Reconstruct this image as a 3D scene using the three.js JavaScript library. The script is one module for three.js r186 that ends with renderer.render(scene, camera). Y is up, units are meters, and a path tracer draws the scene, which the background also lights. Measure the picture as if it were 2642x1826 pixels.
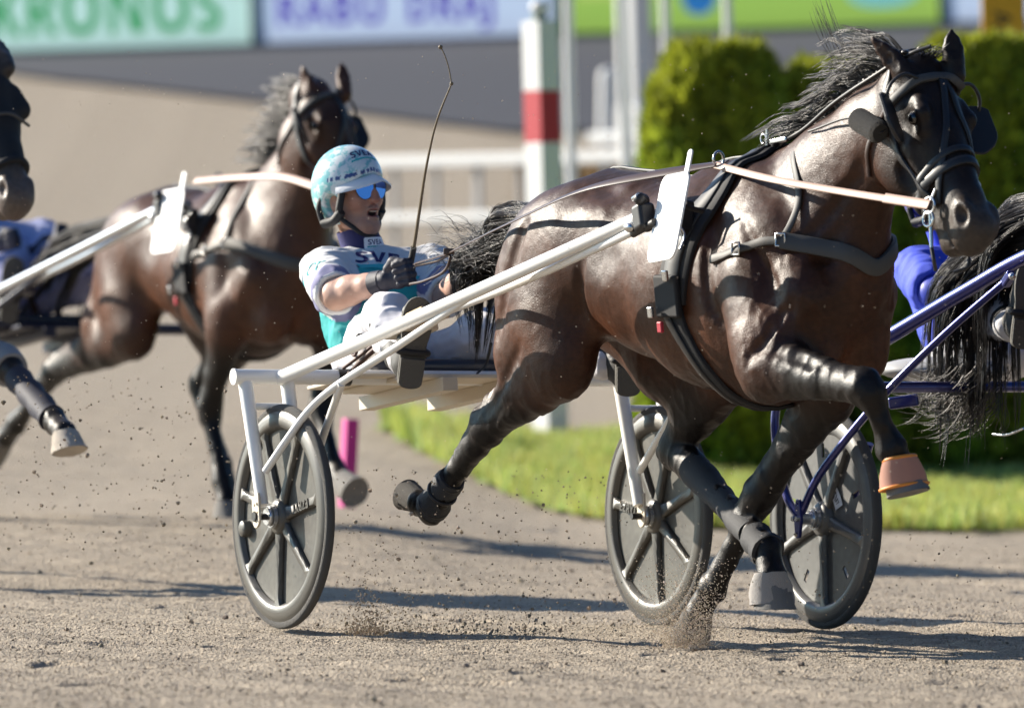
import * as THREE from 'three';
import { ImprovedNoise } from 'three/addons/math/ImprovedNoise.js';
import { Sky } from 'three/addons/objects/Sky.js';
import { RoundedBoxGeometry } from 'three/addons/geometries/RoundedBoxGeometry.js';
import { mergeGeometries, toCreasedNormals } from 'three/addons/utils/BufferGeometryUtils.js';
import { FontLoader } from 'three/addons/loaders/FontLoader.js';
import { TextGeometry } from 'three/addons/geometries/TextGeometry.js';

// ------------------------------------------------------------------ camera, sky, sun, exposure
const scene = new THREE.Scene();
const camera = new THREE.PerspectiveCamera(4.6287, 1024 / 707, 1, 1500);
camera.rotation.order = 'YXZ';
camera.position.set(0.121, 1.03, 28.3);
camera.rotation.set(-0.005082, 0, 0.010854);
camera.focus = 27.3;
camera.userData.fStop = 4.0;
camera.updateMatrixWorld();
const SUN = new THREE.Vector3(-Math.cos(0.40) * Math.cos(0.52), Math.sin(0.40), -Math.cos(0.40) * Math.sin(0.52));
const sky = new Sky(); sky.name = 'sky'; sky.scale.setScalar(1200); sky.userData.kind = 'structure';
Object.assign(sky.material.uniforms.turbidity, { value: 2.5 }); Object.assign(sky.material.uniforms.rayleigh, { value: 1.4 }); Object.assign(sky.material.uniforms.mieCoefficient, { value: 0.004 });
sky.material.uniforms.sunPosition.value.copy(SUN);
scene.add(sky); scene.environmentIntensity = 0.12;
const sun = new THREE.DirectionalLight(C0(1, 0.905, 0.77), 5);
sun.position.copy(SUN).multiplyScalar(60); sun.castShadow = true; sun.shadow.mapSize.set(4096, 4096);
Object.assign(sun.shadow.camera, { left: -30, right: 30, top: 30, bottom: -30, near: 1, far: 200 }); sun.shadow.radius = 1;
scene.add(sun, sun.target);
const renderer = new THREE.WebGLRenderer({ antialias: true });
renderer.setSize(1024, 707); renderer.toneMapping = THREE.LinearToneMapping; renderer.toneMappingExposure = 2.2;
renderer.shadowMap.enabled = true;
function C0(r, g, b) { return new THREE.Color().setRGB(r, g, b); }

// ------------------------------------------------------------------ helpers
let seed = 7;
const rnd = () => { seed = (seed + 0x6D2B79F5) | 0; let t = Math.imul(seed ^ (seed >>> 15), 1 | seed); t = (t + Math.imul(t ^ (t >>> 7), 61 | t)) ^ t; return ((t ^ (t >>> 14)) >>> 0) / 4294967296; };
const rr = (a, b) => a + (b - a) * rnd();
const V = (a) => new THREE.Vector3(a[0], a[1], a[2]);
const add = (a, b, s = 1) => [a[0] + b[0] * s, a[1] + b[1] * s, a[2] + b[2] * s];
const sub = (a, b) => [a[0] - b[0], a[1] - b[1], a[2] - b[2]];
const dot = (a, b) => a[0] * b[0] + a[1] * b[1] + a[2] * b[2];
const cross = (a, b) => [a[1] * b[2] - a[2] * b[1], a[2] * b[0] - a[0] * b[2], a[0] * b[1] - a[1] * b[0]];
const len = (a) => Math.hypot(a[0], a[1], a[2]);
const norm = (a) => { const l = len(a) || 1; return [a[0] / l, a[1] / l, a[2] / l]; };
const mixv = (a, b, t) => a.map((x, i) => x + (b[i] - x) * t);
const clamp = (x, a, b) => Math.min(b, Math.max(a, x));
const sstep = (a, b, x) => { const t = clamp((x - a) / (b - a), 0, 1); return t * t * (3 - 2 * t); };
const smin = (a, b, k) => { const h = Math.max(k - Math.abs(a - b), 0) / k; return Math.min(a, b) - h * h * k * 0.25; };
const imp = new ImprovedNoise();
const nz = (x, y, z = 0.37) => imp.noise(x + 113.3, y + 71.7, z + 31.1);
const fbm = (x, y, z, o = 3) => { let s = 0, a = 1, f = 1; for (let i = 0; i < o; i++) { s += a * nz(x * f, y * f, z * f); a *= 0.5; f *= 2.07; } return s; };
const C = (r, g, b) => new THREE.Color().setRGB(r, g, b);
const std = (c, rough = 0.6, o = {}) => new THREE.MeshStandardMaterial({ color: C(...c), roughness: rough, ...o });
const phy = (c, rough = 0.5, o = {}) => new THREE.MeshPhysicalMaterial({ color: C(...c), roughness: rough, ...o });

// ---- names, groups
const used = {};
const numbered = (n) => { const k = used[n] = (used[n] ?? -1) + 1; return k ? `${n}_${String(k).padStart(3, '0')}` : n; };
function tag(o, label, category, group, kind) { if (label) o.userData.label = label; if (category) o.userData.category = category; if (group) o.userData.group = group; if (kind) o.userData.kind = kind; return o; }
function thing(name, label, category, pos = [0, 0, 0], turn = 0, group) { const g = new THREE.Group(); g.name = numbered(name); g.position.set(...pos); g.rotation.y = turn; scene.add(g); return tag(g, label, category, group); }
function put(parent, name, geo, mat, o = {}) {
  const g = Array.isArray(geo) ? join(geo) : geo; const m = new THREE.Mesh(g, mat); m.name = parent === scene ? numbered(name) : name; m.castShadow = m.receiveShadow = true; parent.add(m);
  if (o.label) m.userData.label = o.label; if (o.kind) m.userData.kind = o.kind; return m;
}
function join(list) {
  list = list.filter(Boolean); if (list.length === 1) return list[0];
  const keep = ['position', 'normal', 'uv', 'color'].filter((k) => list.every((g) => g.attributes[k]));
  return mergeGeometries(list.map((g) => { const h = g.index ? g.toNonIndexed() : g.clone(); for (const k of Object.keys(h.attributes)) if (!keep.includes(k)) h.deleteAttribute(k); return h; }));
}
// moves a group's origin under its own middle without moving what it shows
function rebase(g, dx, dz = 0) { for (const c of g.children) { c.position.x -= dx; c.position.z -= dz; } const a = g.rotation.y, c = Math.cos(a), s = Math.sin(a); g.position.x += dx * c + dz * s; g.position.z += -dx * s + dz * c; }

// ---- fields: smooth unions of tapered elliptic chains and ellipsoids, meshed by surface nets
class Field {
  constructor() { this.a = []; this.s = []; this.warp = null; }
  chain(nodes, o = {}) { this.a.push({ ...chainF(nodes, o.side ?? [0, 0, 1], o.ks ?? 0.012), k: o.k ?? 0.04 }); return this; }
  ell(c, r, o = {}) { this.a.push({ f: ellF(c, r, o.ax), lo: c.map((x) => x - Math.max(...r)), hi: c.map((x) => x + Math.max(...r)), k: o.k ?? 0.04 }); return this; }
  cutEll(c, r, o = {}) { this.s.push({ f: ellF(c, r, o.ax), k: o.k ?? 0.02 }); return this; }
  cutChain(nodes, o = {}) { this.s.push({ ...chainF(nodes, o.side ?? [0, 0, 1], 0.005), k: o.k ?? 0.02 }); return this; }
  cutPlane(p, n, k = 0.01) { n = norm(n); this.s.push({ f: (x, y, z) => -((x - p[0]) * n[0] + (y - p[1]) * n[1] + (z - p[2]) * n[2]), k }); return this; }
  at(x, y, z, A = this.a, S = this.s) {
    let d = 1e3; for (let i = 0; i < A.length; i++) { const e = A[i].f(x, y, z); d = d > 100 ? e : smin(d, e, A[i].k); }
    for (let i = 0; i < S.length; i++) d = -smin(-d, S[i].f(x, y, z), S[i].k);
    return this.warp && d < 0.08 ? d + this.warp(x, y, z) : d;
  }
  grad(x, y, z, e = 0.004) { return norm([this.at(x + e, y, z) - this.at(x - e, y, z), this.at(x, y + e, z) - this.at(x, y - e, z), this.at(x, y, z + e) - this.at(x, y, z - e)]); }
  snap(p, lift = 0) { let q = [...p]; for (let i = 0; i < 7; i++) { const d = this.at(...q) - lift; if (Math.abs(d) < 4e-4) break; const g = this.grad(...q); q = add(q, g, -clamp(d, -0.06, 0.06) * 0.9); } return q; }
  mesh(cell, o = {}) {
    let lo = [1e9, 1e9, 1e9], hi = [-1e9, -1e9, -1e9];
    for (const p of this.a) for (let i = 0; i < 3; i++) { lo[i] = Math.min(lo[i], p.lo[i]); hi[i] = Math.max(hi[i], p.hi[i]); }
    if (o.lo) lo = lo.map((x, i) => Math.max(x, o.lo[i])); if (o.hi) hi = hi.map((x, i) => Math.min(x, o.hi[i]));
    lo = lo.map((x) => x - 0.02 - 2 * cell); const B = 8, n = hi.map((x, i) => Math.ceil((x + 0.02 + 2 * cell - lo[i]) / cell / B) * B + 1), [nx, ny, nz_] = n, sy = nx, sz = nx * ny;
    const val = new Float32Array(nx * ny * nz_).fill(1), h = cell * B * 0.87, K = Math.max(...this.a.map((p) => p.k), 0.01);
    for (let bz = 0; bz < nz_ - 1; bz += B) for (let by = 0; by < ny - 1; by += B) for (let bx = 0; bx < nx - 1; bx += B) {
      const cx = lo[0] + (bx + B / 2) * cell, cy = lo[1] + (by + B / 2) * cell, cz = lo[2] + (bz + B / 2) * cell;
      let dm = 1e9; const ds = this.a.map((p) => { const e = p.f(cx, cy, cz); if (e < dm) dm = e; return e; });
      if (dm > 2.2 * h + K * 0.5 + 0.02) continue;
      const A = this.a.filter((p, i) => ds[i] < dm + 3.2 * h + K), S = this.s.filter((p) => p.f(cx, cy, cz) < 2.2 * h + 0.04);
      const ex = bx + B + 1 >= nx ? 1 : 0, ey = by + B + 1 >= ny ? 1 : 0, ez = bz + B + 1 >= nz_ ? 1 : 0;
      for (let k = bz; k < bz + B + ez; k++) for (let j = by; j < by + B + ey; j++) for (let i = bx; i < bx + B + ex; i++) val[i + j * sy + k * sz] = this.at(lo[0] + i * cell, lo[1] + j * cell, lo[2] + k * cell, A, S);
    }
    const id = new Int32Array(nx * ny * nz_).fill(-1), P = [], F = [], off = [0, 1, sy, sy + 1, sz, sz + 1, sz + sy, sz + sy + 1];
    const E = [[0, 1], [2, 3], [4, 5], [6, 7], [0, 2], [1, 3], [4, 6], [5, 7], [0, 4], [1, 5], [2, 6], [3, 7]];
    for (let k = 0; k < nz_ - 1; k++) for (let j = 0; j < ny - 1; j++) for (let i = 0; i < nx - 1; i++) {
      const b = i + j * sy + k * sz; let m = 0; for (let c = 0; c < 8; c++) if (val[b + off[c]] < 0) m |= 1 << c;
      if (m === 0 || m === 255) continue;
      let x = 0, y = 0, z = 0, q = 0;
      for (const [u, v] of E) { const p = val[b + off[u]], r = val[b + off[v]]; if ((p < 0) === (r < 0)) continue; const t = p / (p - r); x += (u & 1) + t * ((v & 1) - (u & 1)); y += ((u >> 1) & 1) + t * (((v >> 1) & 1) - ((u >> 1) & 1)); z += (u >> 2) + t * ((v >> 2) - (u >> 2)); q++; }
      id[b] = P.length / 3; P.push(lo[0] + (i + x / q) * cell, lo[1] + (j + y / q) * cell, lo[2] + (k + z / q) * cell);
    }
    for (let k = 1; k < nz_ - 1; k++) for (let j = 1; j < ny - 1; j++) for (let i = 1; i < nx - 1; i++) {
      const b = i + j * sy + k * sz, v0 = val[b] < 0;
      for (const [d, e, g] of [[1, sy, sz], [sy, sz, 1], [sz, 1, sy]]) {
        if (v0 === val[b + d] < 0) continue; const q = [id[b], id[b - e], id[b - e - g], id[b - g]]; if (q.some((x) => x < 0)) continue;
        v0 ? F.push(q[0], q[1], q[2], q[0], q[2], q[3]) : F.push(q[0], q[2], q[1], q[0], q[3], q[2]);
      }
    }
    const pos = new Float32Array(P), nv = pos.length / 3;
    const sm = new Float32Array(pos.length), cnt = new Float32Array(nv); // one light smoothing pass
    for (let f = 0; f < F.length; f += 3) for (let c = 0; c < 3; c++) { const a = F[f + c], d = F[f + (c + 1) % 3]; for (let i = 0; i < 3; i++) sm[a * 3 + i] += pos[d * 3 + i]; cnt[a]++; }
    for (let i = 0; i < nv; i++) if (cnt[i]) for (let c = 0; c < 3; c++) pos[i * 3 + c] = 0.5 * pos[i * 3 + c] + 0.5 * sm[i * 3 + c] / cnt[i];
    const g = new THREE.BufferGeometry(); g.setAttribute('position', new THREE.BufferAttribute(pos, 3)); g.setIndex(F); g.computeVertexNormals();
    const N = g.attributes.normal.array, uv = new Float32Array(nv * 2); for (let i = 0; i < nv; i++) { const w = o.uv ? o.uv(pos[3 * i], pos[3 * i + 1], pos[3 * i + 2]) : [pos[3 * i] * 2 + pos[3 * i + 2] * 1.3, pos[3 * i + 1] * 2 + pos[3 * i + 2] * 0.4]; uv[2 * i] = w[0]; uv[2 * i + 1] = w[1]; }
    g.setAttribute('uv', new THREE.BufferAttribute(uv, 2));
    if (o.color) { const col = new Float32Array(nv * 3); for (let i = 0; i < nv; i++) { const c = o.color(pos[3 * i], pos[3 * i + 1], pos[3 * i + 2], N[3 * i], N[3 * i + 1], N[3 * i + 2]); col.set(c, 3 * i); } g.setAttribute('color', new THREE.BufferAttribute(col, 3)); }
    return g;
  }
}
function chainF(nodes, side, ks) {
  side = norm(side); const S = [], lo = [1e9, 1e9, 1e9], hi = [-1e9, -1e9, -1e9];
  for (const q of nodes) { const r = Math.max(q[3], q[4] ?? q[3]); for (let i = 0; i < 3; i++) { lo[i] = Math.min(lo[i], q[i] - r); hi[i] = Math.max(hi[i], q[i] + r); } }
  if (nodes.length === 1) nodes = [nodes[0], [nodes[0][0] + 1e-4, ...nodes[0].slice(1)]];
  for (let i = 0; i + 1 < nodes.length; i++) { const a = nodes[i], b = nodes[i + 1], d = sub(b, a); S.push([a[0], a[1], a[2], d[0], d[1], d[2], 1 / (dot(d, d) || 1e-9), a[3], b[3] - a[3], a[4] ?? a[3], (b[4] ?? b[3]) - (a[4] ?? a[3])]); }
  const [sx, sy, sz] = side;
  const f = (x, y, z) => {
    let best = 1e3;
    for (let i = 0; i < S.length; i++) {
      const s = S[i], px = x - s[0], py = y - s[1], pz = z - s[2]; let t = (px * s[3] + py * s[4] + pz * s[5]) * s[6]; t = t < 0 ? 0 : t > 1 ? 1 : t;
      const qx = px - t * s[3], qy = py - t * s[4], qz = pz - t * s[5], w = qx * sx + qy * sy + qz * sz, l2 = qx * qx + qy * qy + qz * qz, rd = s[7] + t * s[8], rw = s[9] + t * s[10];
      const kk = Math.sqrt(Math.max(l2 - w * w, 0) / (rd * rd) + w * w / (rw * rw)), d = kk < 1e-5 ? -Math.min(rd, rw) : Math.sqrt(l2) * (1 - 1 / kk);
      best = best > 100 ? d : smin(best, d, ks);
    }
    return best;
  };
  return { f, lo, hi };
}
function ellF(c, r, ax) {
  return (x, y, z) => {
    let a = x - c[0], b = y - c[1], e = z - c[2]; const l = Math.sqrt(a * a + b * b + e * e);
    if (ax) { const p = a * ax[0][0] + b * ax[0][1] + e * ax[0][2], q = a * ax[1][0] + b * ax[1][1] + e * ax[1][2], s = a * ax[2][0] + b * ax[2][1] + e * ax[2][2]; a = p; b = q; e = s; }
    const k = Math.sqrt(a * a / (r[0] * r[0]) + b * b / (r[1] * r[1]) + e * e / (r[2] * r[2])); return k < 1e-4 ? -Math.min(...r) : l * (1 - 1 / k);
  };
}
// ---- swept shapes
const curve = (pts, n) => { const c = new THREE.CatmullRomCurve3(pts.map(V), false, 'centripetal'), o = []; for (let i = 0; i <= n; i++) { const p = c.getPoint(i / n); o.push([p.x, p.y, p.z]); } return o; };
function tube(pts, r, o = {}) { // r: number or function of 0..1
  const R = typeof r === 'function' ? r : () => r, m = o.m ?? 10, P = o.smooth === false ? pts : curve(pts, o.n ?? Math.max(8, pts.length * 6)), n = P.length, pos = [], nor = [], idx = [], uv = [];
  let u = null; const L = [0]; for (let i = 1; i < n; i++) L.push(L[i - 1] + len(sub(P[i], P[i - 1])));
  for (let i = 0; i < n; i++) {
    const t = norm(sub(P[Math.min(i + 1, n - 1)], P[Math.max(i - 1, 0)])); if (!u) u = Math.abs(t[1]) > 0.9 ? [1, 0, 0] : [0, 1, 0]; u = norm(sub(u, t.map((x) => x * dot(u, t)))); const w = cross(t, u), q = R(L[i] / L[n - 1]);
    for (let j = 0; j <= m; j++) { const a = 2 * Math.PI * j / m, d = add(u.map((x) => x * Math.cos(a)), w, Math.sin(a)); pos.push(...add(P[i], d, q)); nor.push(...d); uv.push(j / m, L[i]); if (i && j) { const b = i * (m + 1) + j; idx.push(b, b - 1, b - m - 2, b, b - m - 2, b - m - 1); } }
  }
  if (o.cap !== false) for (const e of [0, n - 1]) { const b = e * (m + 1), c = pos.length / 3, t = norm(e ? sub(P[n - 1], P[n - 2]) : sub(P[0], P[1])); for (let j = 0; j <= m; j++) { pos.push(...pos.slice((b + j) * 3, (b + j) * 3 + 3)); nor.push(...t); uv.push(0, 0); } for (let j = 1; j < m; j++) e ? idx.push(c, c + j, c + j + 1) : idx.push(c, c + j + 1, c + j); }
  return geom(pos, nor, uv, idx);
}
function geom(pos, nor, uv, idx, col) { const g = new THREE.BufferGeometry(); g.setAttribute('position', new THREE.Float32BufferAttribute(pos, 3)); if (nor) g.setAttribute('normal', new THREE.Float32BufferAttribute(nor, 3)); if (uv) g.setAttribute('uv', new THREE.Float32BufferAttribute(uv, 2)); if (col) g.setAttribute('color', new THREE.Float32BufferAttribute(col, 3)); if (idx) g.setIndex(idx); if (!nor) g.computeVertexNormals(); return g; }
// a strap of width w and thickness h along points, face turned along normals ns
function band(P, ns, w, h) {
  const n = P.length, W = typeof w === 'function' ? w : () => w, pos = [], nor = [], uv = [], idx = [], e = 0.25; let L = 0;
  const prof = [[-1, 0, -1, 0], [-1, 1 - e, -1, 0.2], [-1 + e * 0.3, 1, -0.4, 1], [0, 1.12, 0, 1], [1 - e * 0.3, 1, 0.4, 1], [1, 1 - e, 1, 0.2], [1, 0, 1, 0], [0, -0.1, 0, -1], [-1, 0, -0.5, -1]];
  for (let i = 0; i < n; i++) {
    const t = norm(sub(P[Math.min(i + 1, n - 1)], P[Math.max(i - 1, 0)])), nn = norm(sub(ns[i], t.map((x) => x * dot(ns[i], t)))), b = cross(t, nn), hw = W(i / (n - 1)) / 2; if (i) L += len(sub(P[i], P[i - 1]));
    prof.forEach(([a, c, na, nb], j) => { pos.push(...add(add(P[i], b, a * hw), nn, c * h)); nor.push(...norm(add(b.map((x) => x * na), nn, nb))); uv.push(j / 8, L); if (i && j) { const k = prof.length, q = i * k + j; idx.push(q, q - 1, q - k - 1, q, q - k - 1, q - k); } });
  }
  return geom(pos, nor, uv, idx);
}
// a strap that lies on a field's surface along rough points
function strap(f, pts, w, h = 0.004, lift = 0.001, n = 0, passes = 4) { const P0 = curve(pts, n || Math.max(10, Math.ceil(pts.length * 7))), P = P0.map((p) => f.snap(p, lift)), N = P.map((p) => f.grad(...p, 0.02)); for (let k = 0; k < passes; k++) for (const A of [P, N]) { const c = A.map((q) => q); for (let i = 1; i + 1 < A.length; i++) A[i] = [0, 1, 2].map((j) => (c[i - 1][j] + 2 * c[i][j] + c[i + 1][j]) / 4); } for (let i = 0; i < P.length; i++) { const d = f.at(...P[i]); if (d < lift) P[i] = add(P[i], N[i], lift - d); } for (let k = 0; k < (passes > 4 ? 6 : 0); k++) { const c = P.map((q) => q); for (let i = 1; i + 1 < P.length; i++) P[i] = [0, 1, 2].map((j) => (c[i - 1][j] + 2 * c[i][j] + c[i + 1][j]) / 4); } return band(P, N, w, h); }
// a printed patch that follows a field's surface: centre, u and v directions, size
function patch(f, c, u, v, w, h, o = {}) {
  const ok = [], n = o.n ?? 24, m = o.m ?? 16, pos = [], uv = [], idx = [], d = norm(cross(u, v));
  for (let j = 0; j <= m; j++) for (let i = 0; i <= n; i++) {
    let p = add(add(add(c, u, (i / n - 0.5) * w), v, (j / m - 0.5) * h), d, o.start ?? 0.12), t = 0, hit = 0; for (; t < 60; t++) { const e = f.at(...p); if (e < 0.0025) { hit = 1; break; } if (len(sub(p, c)) > 0.25 + w) break; p = add(p, d, -Math.min(e * 0.7, 0.02)); }
    pos.push(...p); ok.push(hit); uv.push(i / n, j / m); if (i && j) { const k = n + 1, q = j * k + i; if (ok[q] && ok[q - 1] && ok[q - k] && ok[q - k - 1]) idx.push(q, q - 1, q - k - 1, q, q - k - 1, q - k); }
  }
  const g = geom(pos, null, uv, idx); const N = g.attributes.normal; for (let i = 0; i < N.count; i++) { const s = f.grad(pos[3 * i], pos[3 * i + 1], pos[3 * i + 2], 0.006); N.setXYZ(i, ...s); } return g;
}
// tapered hair strands: roots, each with a list of points
function hair(list, r0) {
  const pos = [], nor = [], idx = [];
  for (const P of list) {
    const n = P.length; let u = null; const b0 = pos.length / 3;
    for (let i = 0; i < n; i++) {
      const t = norm(sub(P[Math.min(i + 1, n - 1)], P[Math.max(i - 1, 0)])); if (!u) u = Math.abs(t[1]) > 0.9 ? [1, 0, 0] : [0, 1, 0]; u = norm(sub(u, t.map((x) => x * dot(u, t)))); const w = cross(t, u), q = r0 * (i === n - 1 ? 0.12 : 1 - 0.55 * i / (n - 1));
      for (let j = 0; j < 3; j++) { const a = 2.094 * j, d = add(u.map((x) => x * Math.cos(a)), w, Math.sin(a)); pos.push(...add(P[i], d, q)); nor.push(...d); if (i) { const k = b0 + i * 3, j2 = (j + 1) % 3; idx.push(k + j, k - 3 + j, k - 3 + j2, k + j, k - 3 + j2, k + j2); } }
    }
  }
  return geom(pos, nor, null, idx);
}
// splits each guide path into a lock: strands that start apart and draw together towards a ragged tip
function locks(paths, per, a, b) { const out = []; for (const P of paths) for (let k = 0; k < per; k++) { const th = rr(0, 6.283), q = Math.sqrt(rnd()), o = [Math.cos(th) * q, Math.sin(th) * q, rr(-1, 1) * 0.8], e = rr(0.72, 1.05), n = P.length - 1, fl = rnd() < 0.08 ? 3 : 1, S = []; for (let i = 0; i <= n; i++) { const t = i / n, f = Math.min(n - 1e-3, t * e * n), i0 = Math.floor(f), p = mixv(P[i0], P[i0 + 1], f - i0), s = (a + (b - a) * t) * (1 + (fl - 1) * t); S.push([p[0] + o[0] * s, p[1] + o[1] * s, p[2] + o[2] * s]); } out.push(S); } return out; }
const rough = (g, a, f = 30) => { const p = g.attributes.position, n = g.attributes.normal; for (let i = 0; i < p.count; i++) { const x = p.getX(i), y = p.getY(i), z = p.getZ(i), d = a * fbm(x * f, y * f, z * f, 3); p.setXYZ(i, x + n.getX(i) * d, y + n.getY(i) * d, z + n.getZ(i) * d); } return g; };
const box = (w, h, d, r = 0.004) => new RoundedBoxGeometry(w, h, d, 2, Math.min(r, w / 2.2, h / 2.2, d / 2.2));
const cyl = (r1, r2, h, m = 20) => new THREE.CylinderGeometry(r1, r2, h, m);
const place = (g, p, q) => { const m = new THREE.Matrix4(); if (q) m.makeRotationFromQuaternion(q); m.setPosition(...p); return g.applyMatrix4(m); };
const frameQ = (x, y) => { const X = norm(x), Z = norm(cross(X, y)), Y = cross(Z, X); return new THREE.Quaternion().setFromRotationMatrix(new THREE.Matrix4().makeBasis(V(X), V(Y), V(Z))); };
const rod = (a, b, r, m = 12) => tube([a, mixv(a, b, 0.5), b], r, { m, smooth: false });
// ---- textures computed here
function noiseTex(w, h, fn, srgb) { const d = new Uint8Array(w * h * 4); for (let y = 0; y < h; y++) for (let x = 0; x < w; x++) { const c = fn(x / w, y / h), i = 4 * (y * w + x); d[i] = clamp(c[0] * 255, 0, 255); d[i + 1] = clamp((c[1] ?? c[0]) * 255, 0, 255); d[i + 2] = clamp((c[2] ?? c[0]) * 255, 0, 255); d[i + 3] = clamp((c[3] ?? 1) * 255, 0, 255); } const t = new THREE.DataTexture(d, w, h); t.wrapS = t.wrapT = THREE.RepeatWrapping; t.magFilter = THREE.LinearFilter; t.minFilter = THREE.LinearMipmapLinearFilter; t.generateMipmaps = true; if (srgb) t.colorSpace = THREE.SRGBColorSpace; t.needsUpdate = true; return t; }
// tileable noise on the unit square
const tn = (u, v, f, s = 0) => { const a = u * f, b = v * f, U = u, W = v; const n = (x, y) => nz(x + s * 17.1, y + s * 9.7, s); return (n(a, b) * (1 - U) + n(a - f, b) * U) * (1 - W) + (n(a, b - f) * (1 - U) + n(a - f, b - f) * U) * W; };
function canvasTex(w, h, draw) { const c = document.createElement('canvas'); c.width = w; c.height = h; draw(c.getContext('2d'), w, h); const t = new THREE.CanvasTexture(c); t.colorSpace = THREE.SRGBColorSpace; t.anisotropy = 4; return t; }

// ------------------------------------------------------------------ the setting
// height of the land: flat track, a verge, a slow rise and the banked far turn
const PROF = [[0, 0], [44, 0], [48, 0.14], [56, 0.5], [70, 0.95], [90, 1.6], [105, 2.9], [120, 4.62], [132, 5.3], [200, 5.6], [900, 6]];
const landY = (x, z) => { const d = 28.3 - z; let y = 0; for (let i = 1; i < PROF.length; i++) if (d <= PROF[i][0] || i === PROF.length - 1) { const [a, b] = [PROF[i - 1], PROF[i]], t = clamp((d - a[0]) / (b[0] - a[0]), 0, 1), m = (k) => (PROF[Math.min(k + 1, PROF.length - 1)][1] - PROF[Math.max(k - 1, 0)][1]) / (PROF[Math.min(k + 1, PROF.length - 1)][0] - PROF[Math.max(k - 1, 0)][0]), h = b[0] - a[0], t2 = t * t, t3 = t2 * t; y = (2 * t3 - 3 * t2 + 1) * a[1] + (t3 - 2 * t2 + t) * h * m(i - 1) + (3 * t2 - 2 * t3) * b[1] + (t3 - t2) * h * m(i); if (d < 44) y = 0; break; } return y + 0.1 * sstep(31, 36, d) * sstep(0.6, -0.8, x) * sstep(70, 44, d) + 0.042 * x * sstep(95, 120, d) * (Math.abs(x) < 40 ? 1 : 40 / Math.abs(x)); };
const TD = [0.454, 0.891]; // direction of travel on the ground
const DENT = []; for (let i = 0; i < 170; i++) { const b = rr(-7, 6), a = rr(-4, 4); DENT.push([a * TD[0] - b * TD[1], a * TD[1] + b * TD[0], rr(0.05, 0.085), rr(0.012, 0.028)]); }
const crumb = (x, z) => { let dent = 0; for (let i = 0; i < DENT.length; i++) { const e = DENT[i], dx = x - e[0], dz = z - e[1]; if (dx > 0.25 || dx < -0.25 || dz > 0.3 || dz < -0.3) continue; const q = Math.sqrt(dx * dx + dz * dz * 0.5) / e[2] * (1 + 0.3 * nz(x * 14, z * 14, 4)); dent += q < 2.2 ? e[3] * (q < 1 ? -1 + 1.3 * q * q : 0.3 * (2.2 - q) / 1.2) : 0; } const a = x * TD[0] + z * TD[1], b = -x * TD[1] + z * TD[0]; return dent + 0.019 * nz(a * 0.5, b * 2.4, 3) + 0.006 * fbm(x * 5, z * 5, 1.7, 2) + 0.007 * Math.pow(Math.max(0, nz(x * 19, z * 19, 5)), 1.3) + 0.0035 * nz(x * 55, z * 55, 9) + 0.007 * nz(a * 0.8, b * 15, 2); };
function sheet(xs, zs, y, o = {}) { const pos = [], uv = [], idx = [], n = xs.length; for (let j = 0; j < zs.length; j++) for (let i = 0; i < n; i++) { pos.push(xs[i], y(xs[i], zs[j]), zs[j]); uv.push(xs[i] / (o.uv ?? 1), zs[j] / (o.uv ?? 1)); if (i && j && (!o.keep || o.keep(xs[i], zs[j]))) { const q = j * n + i; idx.push(q, q - n, q - 1, q - 1, q - n, q - n - 1); } } const g = geom(pos, null, uv, idx); return g; }
const range = (a, b, s) => { const o = []; for (let x = a; x < b - s * 0.5; x += s) o.push(x); return o; };
const soilMap = noiseTex(1024, 1024, (u, v) => { const n = tn(u, v, 6, 21) * 0.35 + tn(u, v, 30, 22) * 0.35 + tn(u, v, 110, 23) * 0.5 + tn(u, v, 260, 29) * 0.35, k = 1 + n * 0.42; return [0.62 * k, 0.57 * k, 0.5 * k]; }, true); soilMap.repeat.set(0.8, 0.8);
const soilBump = noiseTex(1024, 1024, (u, v) => { const n = tn(u, v, 40, 24) * 0.4 + tn(u, v, 120, 25) * 0.5 + tn(u, v, 280, 26) * 0.4; return [0.5 + n * 0.7]; }); soilBump.repeat.set(0.8, 0.8);
const soil = std([1, 1, 1], 0.96, { map: soilMap, bumpMap: soilBump, bumpScale: 0.022 });
{
  const xs = [...range(-400, -60, 40), ...range(-60, -12, 4), ...range(-12, -3.2, 0.2), ...range(-3.2, 3.4, 0.026), ...range(3.4, 12, 0.2), ...range(12, 60, 4), ...range(60, 440, 40)], zs = [...range(-900, -200, 50), ...range(-200, -120, 5), ...range(-120, -24, 1), ...range(-24, -8, 0.1), ...range(-8, 7, 0.026), ...range(7, 30, 0.5), ...range(30, 130, 10)];
  const g = put(scene, 'track', sheet(xs, zs, (x, z) => landY(x, z) + (z > -24 && z < 9 && Math.abs(x) < 6 ? crumb(x, z) - 0.006 : 0)), soil); tag(g, null, null, null, 'structure');
}
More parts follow.
